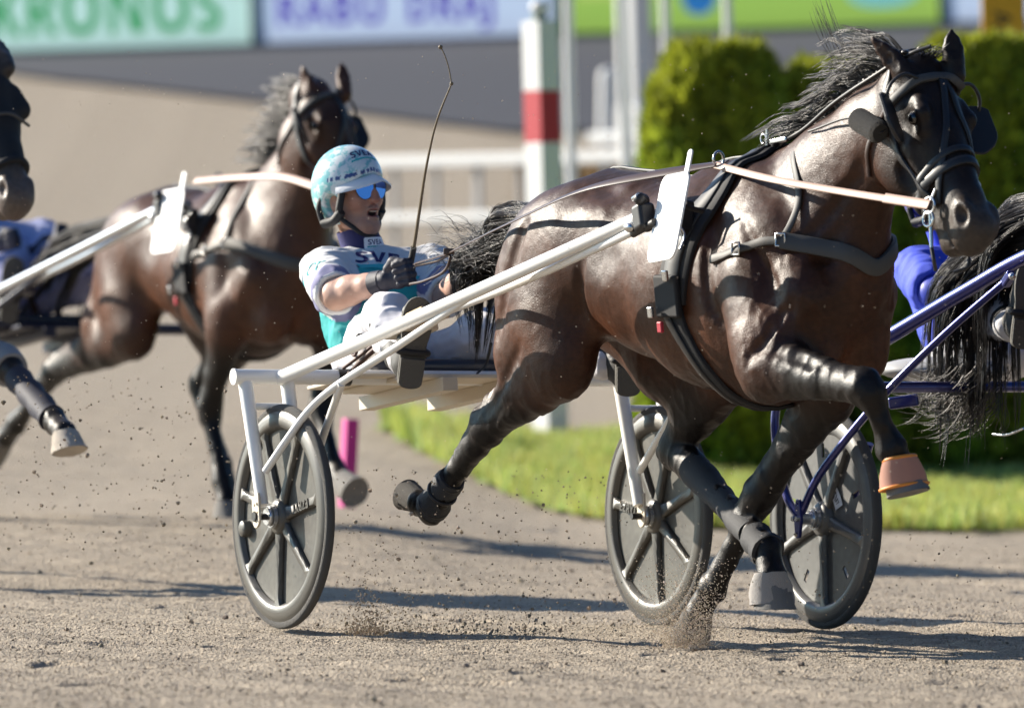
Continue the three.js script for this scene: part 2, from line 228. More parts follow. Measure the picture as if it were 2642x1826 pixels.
// crumbs and clods lying on the track
function clodGeo(k) { const g = new THREE.IcosahedronGeometry(1, 1), p = g.attributes.position; for (let i = 0; i < p.count; i++) { const x = p.getX(i), y = p.getY(i), z = p.getZ(i), s = 0.78 + 0.5 * nz(x * 1.7 + k * 9, y * 1.7, z * 1.7); p.setXYZ(i, x * s, y * s * 0.8, z * s); } g.computeVertexNormals(); return g; }
const clodMat = std([0.32, 0.26, 0.195], 0.97), M4 = new THREE.Matrix4(), Q4 = new THREE.Quaternion(), E4 = new THREE.Euler();
function scatter(name, geo, mat, n, at, o = {}) { const m = new THREE.InstancedMesh(geo, mat, n); m.name = numbered(name); for (let i = 0; i < n; i++) { const [x, y, z, sx, sy, sz] = at(i); Q4.setFromEuler(E4.set(rr(0, 6.28), rr(0, 6.28), rr(0, 6.28))); M4.compose(new THREE.Vector3(x, y, z), Q4, new THREE.Vector3(sx, sy ?? sx, sz ?? sx)); m.setMatrixAt(i, M4); if (o.color) m.setColorAt(i, C(...o.color(i, x, y, z))); } m.castShadow = m.receiveShadow = true; scene.add(m); return tag(m, o.label, o.category, null, 'stuff'); }
const clodColor = () => { const k = rr(0.6, 1.25); return [k, k * rr(0.95, 1.03), k * rr(0.9, 1.02)]; };
scatter('soil_crumbs', clodGeo(1), clodMat, 34000, () => { const z = 6.2 - 17 * Math.pow(rnd(), 1.4), x = rr(-1, 1) * (28.3 - z) * 0.062 + 0.1, k = rnd(), s = k < 0.965 ? rr(0.0012, 0.0036) : k < 0.998 ? rr(0.0035, 0.007) : rr(0.007, 0.014); return [x, landY(x, z) + crumb(x, z) - 0.006 + s * 0.3, z, s]; }, { label: 'crumbled sandy soil strewn over the track surface', category: 'soil', color: clodColor });
// verge: short turf with blades
const turfMap = noiseTex(256, 256, (u, v) => { const n = tn(u, v, 14, 31) + tn(u, v, 50, 32) * 0.6; return [0.5 + n * 0.12, 0.58 + n * 0.14, 0.26 + n * 0.06]; }, true);
const edgeZ = (x) => -13.2 - 9.5 * sstep(1.2, -1.2, x) - 3 * sstep(-0.2, -1.3, x) + 0.35 * nz(x * 1.7, 2.2);
{ const m = put(scene, 'grass_verge', sheet([...range(-0.78, 6, 0.12), ...range(6, 40, 2)], range(-36, -12.6, 0.2), (x, z) => landY(x, z) + 0.02, { keep: (x, z) => z < edgeZ(x) - 0.2 && z > -31 && (x > 0.9 || z > -22.3 - 1.2 * nz(x * 3, 1)) }), std([1, 1, 1], 0.95, { map: turfMap })); tag(m, null, null, null, 'structure'); }
const bladeGeo = () => { const pos = [], idx = []; for (let i = 0; i < 3; i++) { const a = i * 2.1, x = Math.cos(a), z = Math.sin(a), o = pos.length / 3; pos.push(x * 0.1 - z * 0.1, 0, z * 0.1 + x * 0.1, x * 0.1 + z * 0.1, 0, z * 0.1 - x * 0.1, x * 0.25 - z * 0.07, 0.55, z * 0.25 + x * 0.07, x * 0.25 + z * 0.07, 0.55, z * 0.25 - x * 0.07, x * 0.5, 1, z * 0.5); idx.push(o, o + 1, o + 2, o + 2, o + 1, o + 3, o + 2, o + 3, o + 4); } return geom(pos, null, null, idx); };
const leafMat = (c, t = 0.35) => phy(c, 0.8, { transmission: t, thickness: 0, side: THREE.DoubleSide, specularIntensity: 0.3 });
{ const n = 26000, m = new THREE.InstancedMesh(bladeGeo(), leafMat([0.5, 0.56, 0.2], 0.45), n); m.name = 'grass'; for (let i = 0; i < n; i++) { let x, z; do { x = rr(-0.86, 3.6); z = rr(-30, -13); } while (z > edgeZ(x) || (x < 0.9 && z < -22.3)); const h = rr(0.05, 0.12) * (1 + 1.1 * sstep(0.2, -0.9, x) * sstep(-17, -22, z)) * (0.7 + 0.6 * Math.abs(nz(x * 2, z * 0.7))); Q4.setFromEuler(E4.set(rr(-0.25, 0.25), rr(0, 6.28), rr(-0.25, 0.25))); M4.compose(new THREE.Vector3(x, landY(x, z) + 0.01, z), Q4, new THREE.Vector3(h * 0.9, h * 1.3, h * 0.9)); m.setMatrixAt(i, M4); const k = rr(0.7, 1.25); m.setColorAt(i, C(k * rr(0.85, 1.2), k, k * rr(0.6, 1.2))); } scene.add(m); tag(m, 'bright green grass on the verge between the track and the hedge', 'grass', null, 'stuff'); }
// ground sheet on top of the bank, shade painted in as dark blue-grey
const shadeEdge = (x) => (x < -6.3 ? 116.4 + (-6.3 - x) * 2.2 : x < 0.1 ? 107.4 + (0.1 - x) * 1.4 : 107.4) + 0.15 * nz(x, 4);
{ const xs = [...range(-24, 12, 0.5), ...range(12, 80, 4)], K = 40, pos = [], idx = []; for (let k = 0; k <= K; k++) xs.forEach((x, i) => { const d0 = shadeEdge(x), z = 28.3 - (d0 + (155 - d0) * k / K); pos.push(x, landY(x, z) + 0.06, z); if (i && k) { const n = xs.length, q = k * n + i; idx.push(q, q - 1, q - n, q - 1, q - n - 1, q - n); } }); const m = put(scene, 'asphalt_apron', geom(pos, null, null, idx), std([0.024, 0.028, 0.043], 0.9)); tag(m, null, null, null, 'structure'); }
// advertising boards along the bank
const signFont = (c, px) => { c.font = `bold ${px}px sans-serif`; c.textAlign = 'left'; c.textBaseline = 'alphabetic'; };
const boardZ = 28.3 - 122;
function board(name, x0, x1, label, draw, base) {
  const w = x1 - x0, h = 1.35, y0 = landY((x0 + x1) / 2, boardZ), g = thing(name, label, 'billboard', [(x0 + x1) / 2, y0, boardZ], 0, null); g.rotation.z = 0.042;
  for (const y of [0, h - 0.04]) put(g, 'frame_rail', box(w - 0.02, 0.05, 0.05, 0.01).translate(0, y, -0.03), SMg); const pw = 1024, ph = Math.round(1024 * h / w);
  put(g, 'banner_cloth', new THREE.PlaneGeometry(w - 0.02, h, 12, 4).translate(0, h / 2 - 0.02, 0.0), phy([1, 1, 1], 0.9, { map: canvasTex(pw, ph, (c) => draw(c, pw, ph, pw / w)), transmission: 0.5, thickness: 0, side: THREE.DoubleSide }));
  for (const q of [-1, 1]) put(g, 'post', box(0.06, h + 0.3, 0.06).translate(q * (w / 2 - 0.02), h / 2 - 0.2, -0.03), SMg);
}
const SMg = std([0.42, 0.41, 0.4], 0.6);
const ux = (u, d) => 0.121 + (u - 1154.5) * d / 19737;
board('billboard', ux(-330, 122), ux(566, 122), 'pale mint billboard with green KRONOS lettering, leftmost on the bank', (c, w, h, s) => { c.fillStyle = '#c3e6e0'; c.fillRect(0, 0, w, h); c.fillStyle = '#3fa062'; signFont(c, 0.98 * s); c.fillText('KRONOS', (330 - 40) * 122 / 19737 * s, h - 0.27 * s, 3.35 * s); }, [0.7, 0.78, 0.76]);
board('billboard', ux(570, 122), ux(1246, 122), 'pale blue billboard with purple lettering, second from the left', (c, w, h, s) => { c.fillStyle = '#c6d6f0'; c.fillRect(0, 0, w, h); c.fillStyle = '#5a4cb8'; signFont(c, 0.62 * s); c.fillText('RABU', 0.24 * s, h - 0.3 * s, 1.6 * s); c.fillText('DRAJ', 2.08 * s, h - 0.3 * s, 1.3 * s); }, [0.74, 0.78, 0.85]);
board('billboard', ux(1250, 122), ux(2118, 122), 'lime green billboard with blue round marks behind the poles', (c, w, h, s) => { c.fillStyle = '#9fc45c'; c.fillRect(0, 0, w, h); c.fillStyle = '#c3d673'; c.fillRect(0.3 * s, 0, 1.2 * s, h - 0.55 * s); c.fillStyle = '#2f74b8'; c.beginPath(); c.arc(1.98 * s, h - 0.52 * s, 0.24 * s, 0, 6.3); c.fill(); c.fillStyle = '#7fc4c4'; c.beginPath(); c.ellipse(4.55 * s, h - 0.5 * s, 0.5 * s, 0.2 * s, 0, 0, 6.3); c.fill(); }, [0.35, 0.55, 0.12]);
board('billboard', ux(2122, 122), ux(2640, 122), 'plain pale blue billboard at the right beside the yellow sign', (c, w, h) => { c.fillStyle = '#c6d6f0'; c.fillRect(0, 0, w, h); }, [0.7, 0.75, 0.85]);
// white rail fence
const whiteP = phy([0.76, 0.76, 0.74], 0.5, { clearcoat: 0.1 });
const bandAt = (d, y) => 28.3 - d;
{ const d = 85, z = 28.3 - d, k = d / 19737, x0 = ux(770, d), x1 = ux(1500, d), y0 = landY(0.2, z), g = thing('rail_fence', 'white two-rail fence on the rise behind the driver', 'fence', [(x0 + x1) / 2, y0, z]), L = (x1 - x0) * 1.414; g.rotation.set(0, -0.785, 0.012);
  put(g, 'rail', box(L, 0.115, 0.06, 0.02).translate(0, 1.115, 0), whiteP); put(g, 'rail', box(L, 0.095, 0.06, 0.02).translate(0, 0.56, 0), whiteP);
  for (let x = -L / 2 + 0.05, i = 0; x < L / 2; x += 0.58, i++) put(g, 'post', box(i % 3 === 0 ? 0.08 : 0.045, 1.15, 0.05, 0.01).translate(x, 0.55, -0.07), SMg);
  put(g, 'upper_rail', box(0.75, 0.11, 0.06, 0.02).translate((ux(1384, d) - (x0 + x1) / 2) * 1.414, 1.3, 0.0), whiteP); }
// distance post with red bands, flagpoles and other uprights; all lean with the bank
function post(name, label, cat, u, v0, v1, d, make, group) { const z = 28.3 - d, x = ux(u, d), y0 = 1.03 + (695 - v0) * d / 19737 + (u - 1154) * 0.0108 * d / 19737, h = (v0 - v1) * d / 19737; const g = thing(name, label, cat, [x, y0, z], 0, group); make(g, h); return g; }
post('distance_post', 'square white distance post with red bands and a round cap lamp', 'post', 1243, 984, 45, 51.5, (g, h) => { g.rotation.z = 0.036; const w = 0.155, s = h / 939, red = std([0.5, 0.025, 0.04], 0.55); let y = 0; [[95, 0], [25, 1], [545, 0], [117, 1], [157, 0]].forEach(([n, r], i) => { put(g, r ? 'red_band' : 'white_section', box(w - (r ? 0.001 : 0), n * s, w - (r ? 0.001 : 0), 0.004).translate(0, y + n * s / 2, 0).rotateY(0.72), r ? red : whiteP); y += n * s; }); put(g, 'lamp_stem', cyl(0.045, 0.045, 0.05).translate(0, h + 0.025, 0), std([0.25, 0.3, 0.25], 0.5)); put(g, 'lamp_cap', [new THREE.SphereGeometry(0.055, 20, 12).scale(1, 0.7, 1).translate(0, h + 0.085, 0)], whiteP); });
[[1274, 985, 62, 'white flagpole just right of the red banded post', 0.036, 0.044], [1420, 800, 62, 'white flagpole standing at the end of the fence rail', 0.05, 0.046], [1511, 700, 62, 'white flagpole rising over the left end of the hedge', 0.045, 0.038], [1655, 700, 62, 'white flagpole rising over the middle of the hedge', 0.05, 0.038]].forEach(([u, v0, d, l, lean, r]) => post('flagpole', l, 'pole', u + (u > 1400 ? 8 : 30), v0, -300, d, (g, h) => { g.rotation.z = lean * 0.9; put(g, 'pole', cyl(r * 0.75, r, h, 16).translate(0, h / 2, 0), whiteP); put(g, 'foot', cyl(r * 1.6, r * 1.7, 0.2, 16).translate(0, 0.1, 0), whiteP); }, 'flagpoles by the hedge'));
post('gantry_column', 'wide pale square column in the distance between the flagpoles', 'column', 1432, 335, -320, 103, (g, h) => { g.rotation.z = 0.035; put(g, 'shaft', box(0.3, h, 0.3, 0.01).rotateY(0.7).translate(0, h / 2, 0), whiteP); put(g, 'plinth', box(0.45, 0.5, 0.45, 0.02).rotateY(0.7).translate(0.04, 0.25, 0), whiteP); });
post('bollard', 'short white round-topped bollard in front of the painted shade band', 'bollard', 1364, 330, 150, 101, (g, h) => { put(g, 'body', cyl(0.1, 0.1, h - 0.1, 20).translate(0, (h - 0.1) / 2, 0), whiteP); put(g, 'cap', new THREE.SphereGeometry(0.1, 20, 12).translate(0, h - 0.1, 0), whiteP); });
post('marker_post', 'short bright pink square marker post at the edge of the track', 'post', 783, 1192, 946, 41, (g, h) => { g.rotation.z = -0.035; const p = std([0.56, 0.02, 0.24], 0.55); put(g, 'post', box(0.062, h, 0.062, 0.003).rotateY(0.42).translate(0, h / 2, 0), p); put(g, 'top', box(0.06, 0.012, 0.06, 0.002).rotateY(0.42).translate(0, h + 0.004, 0), p); });
post('sign_board', 'tall yellow sign with black vertical lettering above the hedge', 'sign', 2268, 700, -70, 54, (g, h) => { g.rotation.z = 0.02; const w = 0.27; put(g, 'board', box(w, h, 0.05, 0.006).translate(0, h / 2, 0), std([0.72, 0.36, 0.015], 0.5)); const t = canvasTex(128, 512, (c) => { c.fillStyle = '#dd9a12'; c.fillRect(0, 0, 128, 512); c.save(); c.translate(64, 256); c.rotate(Math.PI / 2); c.fillStyle = '#41330f'; c.font = 'bold 74px sans-serif'; c.textAlign = 'center'; c.textBaseline = 'middle'; c.fillText('ANNINA', 0, 4, 470); c.restore(); }); put(g, 'print', new THREE.PlaneGeometry(w - 0.02, 1.1).translate(0, h - 0.57, 0.028), std([1, 1, 1], 0.5, { map: t })); });
// clipped thuja hedges: stems, and sprays spread through each crown
const sprayGeo = (() => { const pos = [], idx = []; for (let i = 0; i < 5; i++) { const a = (i - 2) * 0.42, b = (i % 2 ? 0.25 : -0.2), o = pos.length / 3, L = 1 - Math.abs(i - 2) * 0.17, dx = Math.sin(a), dy = Math.cos(a); pos.push(dy * 0.06, -dx * 0.06, 0, -dy * 0.06, dx * 0.06, 0, dx * L * 0.6 + dy * 0.12, dy * L * 0.6 - dx * 0.12, b * 0.4, dx * L * 0.6 - dy * 0.12, dy * L * 0.6 + dx * 0.12, b * 0.4, dx * L, dy * L, b); idx.push(o, o + 2, o + 1, o + 1, o + 2, o + 3, o + 2, o + 4, o + 3); } return geom(pos, null, null, idx); })();
const thuja = leafMat([0.2, 0.3, 0.04], 0.45);
function hedge(label, x, z, w, d, h, n, round) {
  const y0 = landY(x, z) - 0.03, g = thing('thuja_hedge', label, 'hedge', [x, y0, z]), lobes = []; const nl = Math.max(1, Math.round(w / 0.75)); for (let i = 0; i < nl; i++) lobes.push([(i + 0.5) / nl * w - w / 2, rr(0.95, 1.03), rr(-0.05, 0.05)]);
  const m = new THREE.InstancedMesh(sprayGeo, thuja, n); m.name = 'foliage'; m.userData.kind = 'stuff';
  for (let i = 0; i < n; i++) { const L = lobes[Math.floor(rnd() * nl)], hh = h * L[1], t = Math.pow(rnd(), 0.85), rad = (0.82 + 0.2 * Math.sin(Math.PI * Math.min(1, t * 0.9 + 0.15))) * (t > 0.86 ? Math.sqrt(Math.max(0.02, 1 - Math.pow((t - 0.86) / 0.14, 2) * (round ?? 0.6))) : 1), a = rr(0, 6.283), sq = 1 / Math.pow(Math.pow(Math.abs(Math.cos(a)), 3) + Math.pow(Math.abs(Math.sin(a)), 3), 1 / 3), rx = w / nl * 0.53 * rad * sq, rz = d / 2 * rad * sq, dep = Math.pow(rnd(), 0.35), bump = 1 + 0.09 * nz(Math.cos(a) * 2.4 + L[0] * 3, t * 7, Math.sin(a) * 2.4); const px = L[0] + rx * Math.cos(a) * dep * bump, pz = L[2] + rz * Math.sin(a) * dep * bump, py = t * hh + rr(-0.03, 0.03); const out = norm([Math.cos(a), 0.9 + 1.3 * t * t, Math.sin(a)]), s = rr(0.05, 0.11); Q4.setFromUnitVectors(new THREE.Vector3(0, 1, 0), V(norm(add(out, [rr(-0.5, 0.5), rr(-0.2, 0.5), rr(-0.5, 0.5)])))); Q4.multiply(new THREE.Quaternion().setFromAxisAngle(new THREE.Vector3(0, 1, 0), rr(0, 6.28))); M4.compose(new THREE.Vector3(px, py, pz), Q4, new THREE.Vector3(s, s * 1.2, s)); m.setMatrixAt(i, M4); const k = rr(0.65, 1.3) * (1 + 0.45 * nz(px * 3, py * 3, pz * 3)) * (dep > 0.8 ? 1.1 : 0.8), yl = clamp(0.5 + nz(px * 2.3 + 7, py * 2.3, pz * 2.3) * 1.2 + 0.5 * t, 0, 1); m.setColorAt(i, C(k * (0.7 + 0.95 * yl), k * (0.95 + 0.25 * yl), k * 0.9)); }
  g.add(m); for (const L of lobes) { put(g, 'stem', tube([[L[0], 0, L[2]], [L[0] + 0.02, h * 0.5, L[2]], [L[0], h * 0.93, L[2]]], (t) => 0.05 - 0.04 * t, { m: 8 }), std([0.12, 0.08, 0.05], 0.9)); }
}
{ const d = 47.6, z = 28.3 - d; hedge('rounded yellow-green thuja hedge left of the gap, behind the horse\'s back', ux(1612, d), z, 0.77, 0.75, 2.3, 18000); hedge('long tall thuja hedge behind the nearest horse\'s head', ux(2200, d), z - 0.12, 2.26, 0.85, 2.34, 40000); }
scatter('dry_grass', bladeGeo(), leafMat([0.3, 0.2, 0.1], 0.2), 900, () => { const d = rr(96, 103), x = ux(rr(1180, 1480), d), z = 28.3 - d, s = rr(0.15, 0.5) * (0.4 + 0.9 * Math.abs(nz(x * 1.5, 3.3))); return [x, landY(x, z) + 0.05, z, s, s, s]; }, { label: 'dry brown tussocks on the bank behind the flagpoles', category: 'dry grass' });

// ------------------------------------------------------------------ horses
const hairBump = noiseTex(512, 512, (u, v) => { const n = tn(u, v, 90, 1) * 0.4 + tn(u, v, 40, 2) * 0.18 + tn(u, v, 180, 5) * 0.6; return [0.5 + n * 0.6]; });
hairBump.repeat.set(1.6, 1.6);
const coatRough = noiseTex(256, 256, (u, v) => { const n = tn(u, v, 12, 3) * 0.5 + tn(u, v, 40, 4) * 0.5; return [1, 0.84 + n * 0.32, 0]; });
const coat = (c = [1, 1, 1]) => phy(c, 0.5, { vertexColors: true, bumpMap: hairBump, bumpScale: 0.0016, roughnessMap: coatRough, specularIntensity: 0.5 });
const M = {
  strapBlack: phy([0.014, 0.013, 0.014], 0.5, { clearcoat: 0.15, clearcoatRoughness: 0.4 }), strapGrey: std([0.06, 0.058, 0.055], 0.6), strapBrown: phy([0.05, 0.024, 0.017], 0.45, { clearcoat: 0.2 }), strapTan: phy([0.42, 0.27, 0.2], 0.5, { clearcoat: 0.2 }),
  steel: std([0.6, 0.6, 0.6], 0.25, { metalness: 1 }), white: std([0.8, 0.79, 0.77], 0.5), hairBlack: phy([0.018, 0.014, 0.012], 0.33, { specularIntensity: 0.9 }), eye: phy([0.008, 0.006, 0.005], 0.06, { clearcoat: 1 }),
  hoofGrey: std([0.2, 0.19, 0.175], 0.85, { bumpMap: hairBump, bumpScale: 0.003 }), hoofDark: std([0.09, 0.082, 0.072], 0.75, { bumpMap: hairBump, bumpScale: 0.003 }), bootGrey: std([0.035, 0.036, 0.04], 0.72, { bumpMap: hairBump, bumpScale: 0.003 }), bell: std([0.42, 0.2, 0.14], 0.65), bellRim: phy([0.75, 0.25, 0.03], 0.5), bellWhite: std([0.3, 0.28, 0.26], 0.8, { bumpMap: hairBump, bumpScale: 0.003 }), foam: std([0.035, 0.033, 0.031], 0.95, { bumpMap: hairBump, bumpScale: 0.006 }),
  nylon: std([0.012, 0.012, 0.014], 0.75), red: std([0.45, 0.03, 0.05], 0.5),
};
const card = (u) => u;
function hoofGeo(top, sole, toe, s = 1) { // rings from the coronet down to the ground edge; toe: direction the hoof points
  const d = norm(sub(sole, top)); toe = norm(sub(toe, d.map((x) => x * dot(toe, d)))); const sd = cross(d, toe), pos = [], idx = [], uv = [], m = 28, K = 7, H = len(sub(sole, top));
  for (let k = 0; k <= K + 2; k++) { const t = Math.min(k, K) / K, in_ = k === K + 1 ? 0.8 : k > K + 1 ? 0.02 : 1, lipt = k === 0 ? 0.97 : 1; for (let j = 0; j <= m; j++) { const a = 2 * Math.PI * j / m, ca = Math.cos(a), sa = Math.sin(a); const rl = (0.046 + 0.022 * t + (ca > 0 ? 0.012 * t : -0.006 * t)) * s * in_ * lipt, rw = (0.045 + 0.017 * t) * s * in_ * lipt; let p = add(add(add(top, d, H * t * (1 - 0.1 * (1 - t) * (1 - ca))), toe, rl * ca + 0.012 * t * s), sd, rw * sa); if (k === K + 1) p = add(p, d, -0.006); if (k > K + 1) p = add(p, d, -0.012); pos.push(...p); uv.push(j / m * 2, t); if (k && j) { const q = k * (m + 1) + j; idx.push(q, q - 1, q - m - 2, q, q - m - 2, q - m - 1); } } }
  return rough(toCreasedNormals(geom(pos, null, uv, idx), 0.8), 0.0035 * s, 38);
}
function horseField(J) {
  const f = new Field(), Z = [0, 0, 1];
  // trunk
  f.chain([[1.01, 1.185, 0, 0.2, 0.2], [1.17, 1.195, 0, 0.245, 0.245], [1.45, 1.16, 0, 0.268, 0.25], [1.75, 1.125, 0, 0.324, 0.275], [2.0, 1.105, 0, 0.345, 0.262], [2.2, 1.13, 0, 0.29, 0.2], [2.31, 1.16, 0, 0.21, 0.155]], { k: 0.05, ks: 0.05 });
  f.chain([[1.75, 1.41, 0, 0.05, 0.05], [2.0, 1.452, 0, 0.058, 0.04], [2.2, 1.47, 0, 0.06, 0.045]], { k: 0.12 });
  f.chain([[0.87, 1.33, 0, 0.05, 0.06], [1.15, 1.41, 0, 0.045, 0.1], [1.4, 1.4, 0, 0.04, 0.12]], { k: 0.08 });
  f.chain([[0.82, 1.30, 0, 0.055, 0.05], [0.71, 1.305, 0, 0.04, 0.036], [0.62, 1.29, 0.01, 0.03, 0.028]], { k: 0.06 });
  // neck
  f.chain(J.neck, { k: 0.1, ks: 0.06 });
  if (J.jugular) f.cutChain(J.jugular, { k: 0.05 });
  for (const s of [1, -1]) {
    const F = s > 0 ? J.RF : J.LF, Hd = s > 0 ? J.RH : J.LH, [e, kn, fe, co] = F, [st, ho, hf, hc] = Hd, q = (a, b, t, r, w) => [...mixv(a, b, t), r, w];
    const sw = clamp((e[0] - 2.12) * 0.8, -0.12, 0.14); // the shoulder swings with the leg
    const pt = [2.31 + sw * 0.45, 1.08, 0.15 * s];
    f.chain([[2.02, 1.36, 0.105 * s, 0.11, 0.055], [2.14 + sw * 0.3, 1.22, 0.165 * s, 0.12, 0.06], [...pt, 0.085, 0.064]], { k: 0.07 });
    f.chain([[2.09 + sw * 0.5, 1.12, 0.2 * s, 0.12, 0.08], [...mixv([2.12 + sw * 0.4, 1.05, 0.225 * s], e, 0.6), 0.115, 0.078], [...e, 0.092, 0.066]], { k: 0.025 });
    f.chain([[...pt, 0.075, 0.07], [...mixv(pt, e, 0.5), 0.085, 0.07], [...e, 0.085, 0.065]], { k: 0.05 });
    f.ell([2.36, 1.03, 0.08 * s], [0.085, 0.13, 0.075], { k: 0.05 }); f.ell([2.3, 0.9, 0.09 * s], [0.13, 0.1, 0.075], { k: 0.07 });
    // forearm, knee, cannon
    f.chain([q(e, kn, -0.05, 0.092, 0.066), q(e, kn, 0.25, 0.08, 0.058), q(e, kn, 0.55, 0.06, 0.049), q(e, kn, 0.83, 0.048, 0.043)], { k: 0.045 });
    f.chain([q(e, kn, 0.83, 0.051, 0.045), q(e, kn, 0.96, 0.058, 0.051), q(kn, fe, 0.1, 0.05, 0.045), q(kn, fe, 0.24, 0.038, 0.033), q(kn, fe, 0.55, 0.034, 0.028), q(kn, fe, 0.84, 0.037, 0.03), [...fe, 0.048, 0.039], q(fe, co, 0.5, 0.038, 0.035), [...co, 0.042, 0.044]], { k: 0.02 });
    const fd = norm(sub(kn, e)), fn = norm(cross(fd, Z)); // extensor and flexor bellies
    f.chain([[...add(mixv(e, kn, 0.1), fn, -0.035), 0.05, 0.04], [...add(mixv(e, kn, 0.45), fn, -0.03), 0.035, 0.03], [...add(mixv(e, kn, 0.8), fn, -0.018), 0.014, 0.014]], { k: 0.02 });
    f.chain([[...add(mixv(e, kn, 0.1), fn, 0.04), 0.038, 0.034], [...add(mixv(e, kn, 0.5), fn, 0.026), 0.022, 0.022], [...add(mixv(e, kn, 0.95), fn, 0.036), 0.014, 0.018]], { k: 0.02 });
    const cn = norm(cross(norm(sub(fe, kn)), Z)); f.chain([[...add(mixv(kn, fe, 0.12), cn, 0.026), 0.012, 0.013], [...add(mixv(kn, fe, 0.85), cn, 0.025), 0.011, 0.013], [...add(fe, cn, 0.032), 0.018, 0.018]], { k: 0.01 });
    // haunch, thigh
    f.ell([1.12, 1.24, 0.135 * s], [0.25, 0.185, 0.13], { k: 0.06 }); f.ell([0.92, 1.13, 0.125 * s], [0.155, 0.21, 0.12], { k: 0.06 });
    f.ell([1.33, 1.3, 0.185 * s], [0.075, 0.05, 0.04], { k: 0.08 });
    const th = mixv([0.98, 1.1, 0.15 * s], st, 0.5);
    f.chain([[1.0, 1.16, 0.14 * s, 0.22, 0.12], [...th, 0.2, 0.11], [...st, 0.135, 0.085]], { k: 0.06, ks: 0.05 });
    f.chain([[0.86, 1.1, 0.13 * s, 0.125, 0.1], [...add(mixv(th, ho, 0.3), [-0.05, 0, 0]), 0.105, 0.082], q(st, ho, 0.5, 0.08, 0.06)], { k: 0.06, ks: 0.04 });
    f.chain([q(st, ho, -0.03, 0.13, 0.08), q(st, ho, 0.3, 0.112, 0.074), q(st, ho, 0.62, 0.079, 0.056), q(st, ho, 0.86, 0.06, 0.044), [...ho, 0.064, 0.05], q(ho, hf, 0.2, 0.05, 0.04), q(ho, hf, 0.5, 0.038, 0.031), q(ho, hf, 0.84, 0.04, 0.033), [...hf, 0.05, 0.04], q(hf, hc, 0.5, 0.04, 0.037), [...hc, 0.043, 0.045]], { k: 0.03 });
    const g = norm(sub(ho, st)), c2 = norm(sub(hf, ho)), back = norm(add(norm(cross(g, Z)), norm(cross(c2, Z)))).map((x) => x * (cross(g, Z)[0] > 0 ? 1 : 1));
    const poh = add(add(ho, c2, -0.075), norm(cross(c2, Z)), 0.05);
    f.chain([[...add(ho, norm(cross(c2, Z)), 0.028), 0.03, 0.026], [...poh, 0.022, 0.02]], { k: 0.03 });
    f.chain([[...poh, 0.016, 0.014], [...add(mixv(st, ho, 0.5), norm(cross(g, Z)), 0.06), 0.028, 0.022], [...add(mixv(st, ho, 0.2), norm(cross(g, Z)), 0.08), 0.05, 0.04]], { k: 0.03 });
    f.chain([[...add(mixv(ho, hf, 0.1), norm(cross(c2, Z)), 0.04), 0.015, 0.015], [...add(mixv(ho, hf, 0.85), norm(cross(c2, Z)), 0.028), 0.012, 0.013], [...add(hf, norm(cross(c2, Z)), 0.034), 0.019, 0.019]], { k: 0.01 });
    f.cutChain([[0.99, 1.3, 0.285 * s, 0.012, 0.02], [0.9, 1.1, 0.285 * s, 0.012, 0.02], [0.85, 0.95, 0.285 * s, 0.01, 0.02]], { k: 0.04 });
    f.cutChain([[2.0, 1.32, 0.24 * s, 0.015, 0.015], [2.02 + sw * 0.3, 1.15, 0.305 * s, 0.015, 0.015]], { k: 0.05 });
    if (s > 0 || J.bothFlanks) f.cutEll([1.45, 1.2, 0.33 * s], [0.1, 0.09, 0.06], { k: 0.06 });
    f.chain([[...add(st, [0.15, 0.13, -0.04 * s]), 0.045, 0.024], [...add(st, [0.03, 0.03, 0]), 0.07, 0.045]], { k: 0.05 }); // flank fold
  }
  f.cutChain([[2.54, 1.12, 0, 0.03, 0.02], [2.5, 0.95, 0, 0.03, 0.02]], { k: 0.04 });
  if (J.hand) f.chain(J.hand, { k: 0.02 });
  // head
  if (J.head) {
    const { hd, C: cx } = headFrame(J.head), hw = J.head.w ?? 1, n = (a, b, c, r, w) => [...hd(a, b, c), r * hw, w * hw], o = { side: cx };
    f.chain([n(0.02, -0.1, 0, 0.085, 0.07), n(0.12, -0.105, 0, 0.1, 0.088), n(0.24, -0.105, 0, 0.098, 0.082), n(0.36, -0.088, 0, 0.08, 0.058), n(0.47, -0.074, 0, 0.068, 0.05), n(0.55, -0.066, 0, 0.06, 0.053)], { ...o, k: 0.05 });
    f.chain([n(0.565, -0.05, 0, 0.046, 0.05), n(0.585, -0.082, 0, 0.035, 0.042)], { ...o, k: 0.03 });
    for (const s of [1, -1]) {
      f.ell(hd(0.19, -0.19, 0.035 * s), [0.125, 0.098, 0.04].map((x) => x * hw), { ax: headAx(J.head), k: 0.03 });
      f.chain([n(0.14, -0.04, 0.068 * s, 0.022, 0.018), n(0.185, -0.034, 0.078 * s, 0.022, 0.02), n(0.225, -0.05, 0.068 * s, 0.015, 0.015)], { ...o, k: 0.025 });
      f.chain([n(0.25, -0.115, 0.076 * s, 0.014, 0.012), n(0.38, -0.125, 0.05 * s, 0.012, 0.01)], { ...o, k: 0.025 });
      f.cutEll(hd(0.182, -0.064, 0.096 * s), [0.024, 0.018, 0.014].map((x) => x * hw), { ax: headAx(J.head), k: 0.012 });
      f.ell(hd(0.53, -0.035, 0.043 * s), [0.042, 0.03, 0.02].map((x) => x * hw), { ax: headAx(J.head), k: 0.02 });
      f.cutEll(hd(0.538, -0.033, 0.064 * s), [0.026, 0.016, 0.024].map((x) => x * hw), { ax: headAx(J.head), k: 0.022 });
      f.cutChain([n(0.5, -0.118, 0.056 * s, 0.005, 0.012), n(0.56, -0.112, 0.048 * s, 0.005, 0.014), n(0.6, -0.108, 0.02 * s, 0.005, 0.012)], { ...o, k: 0.01 });
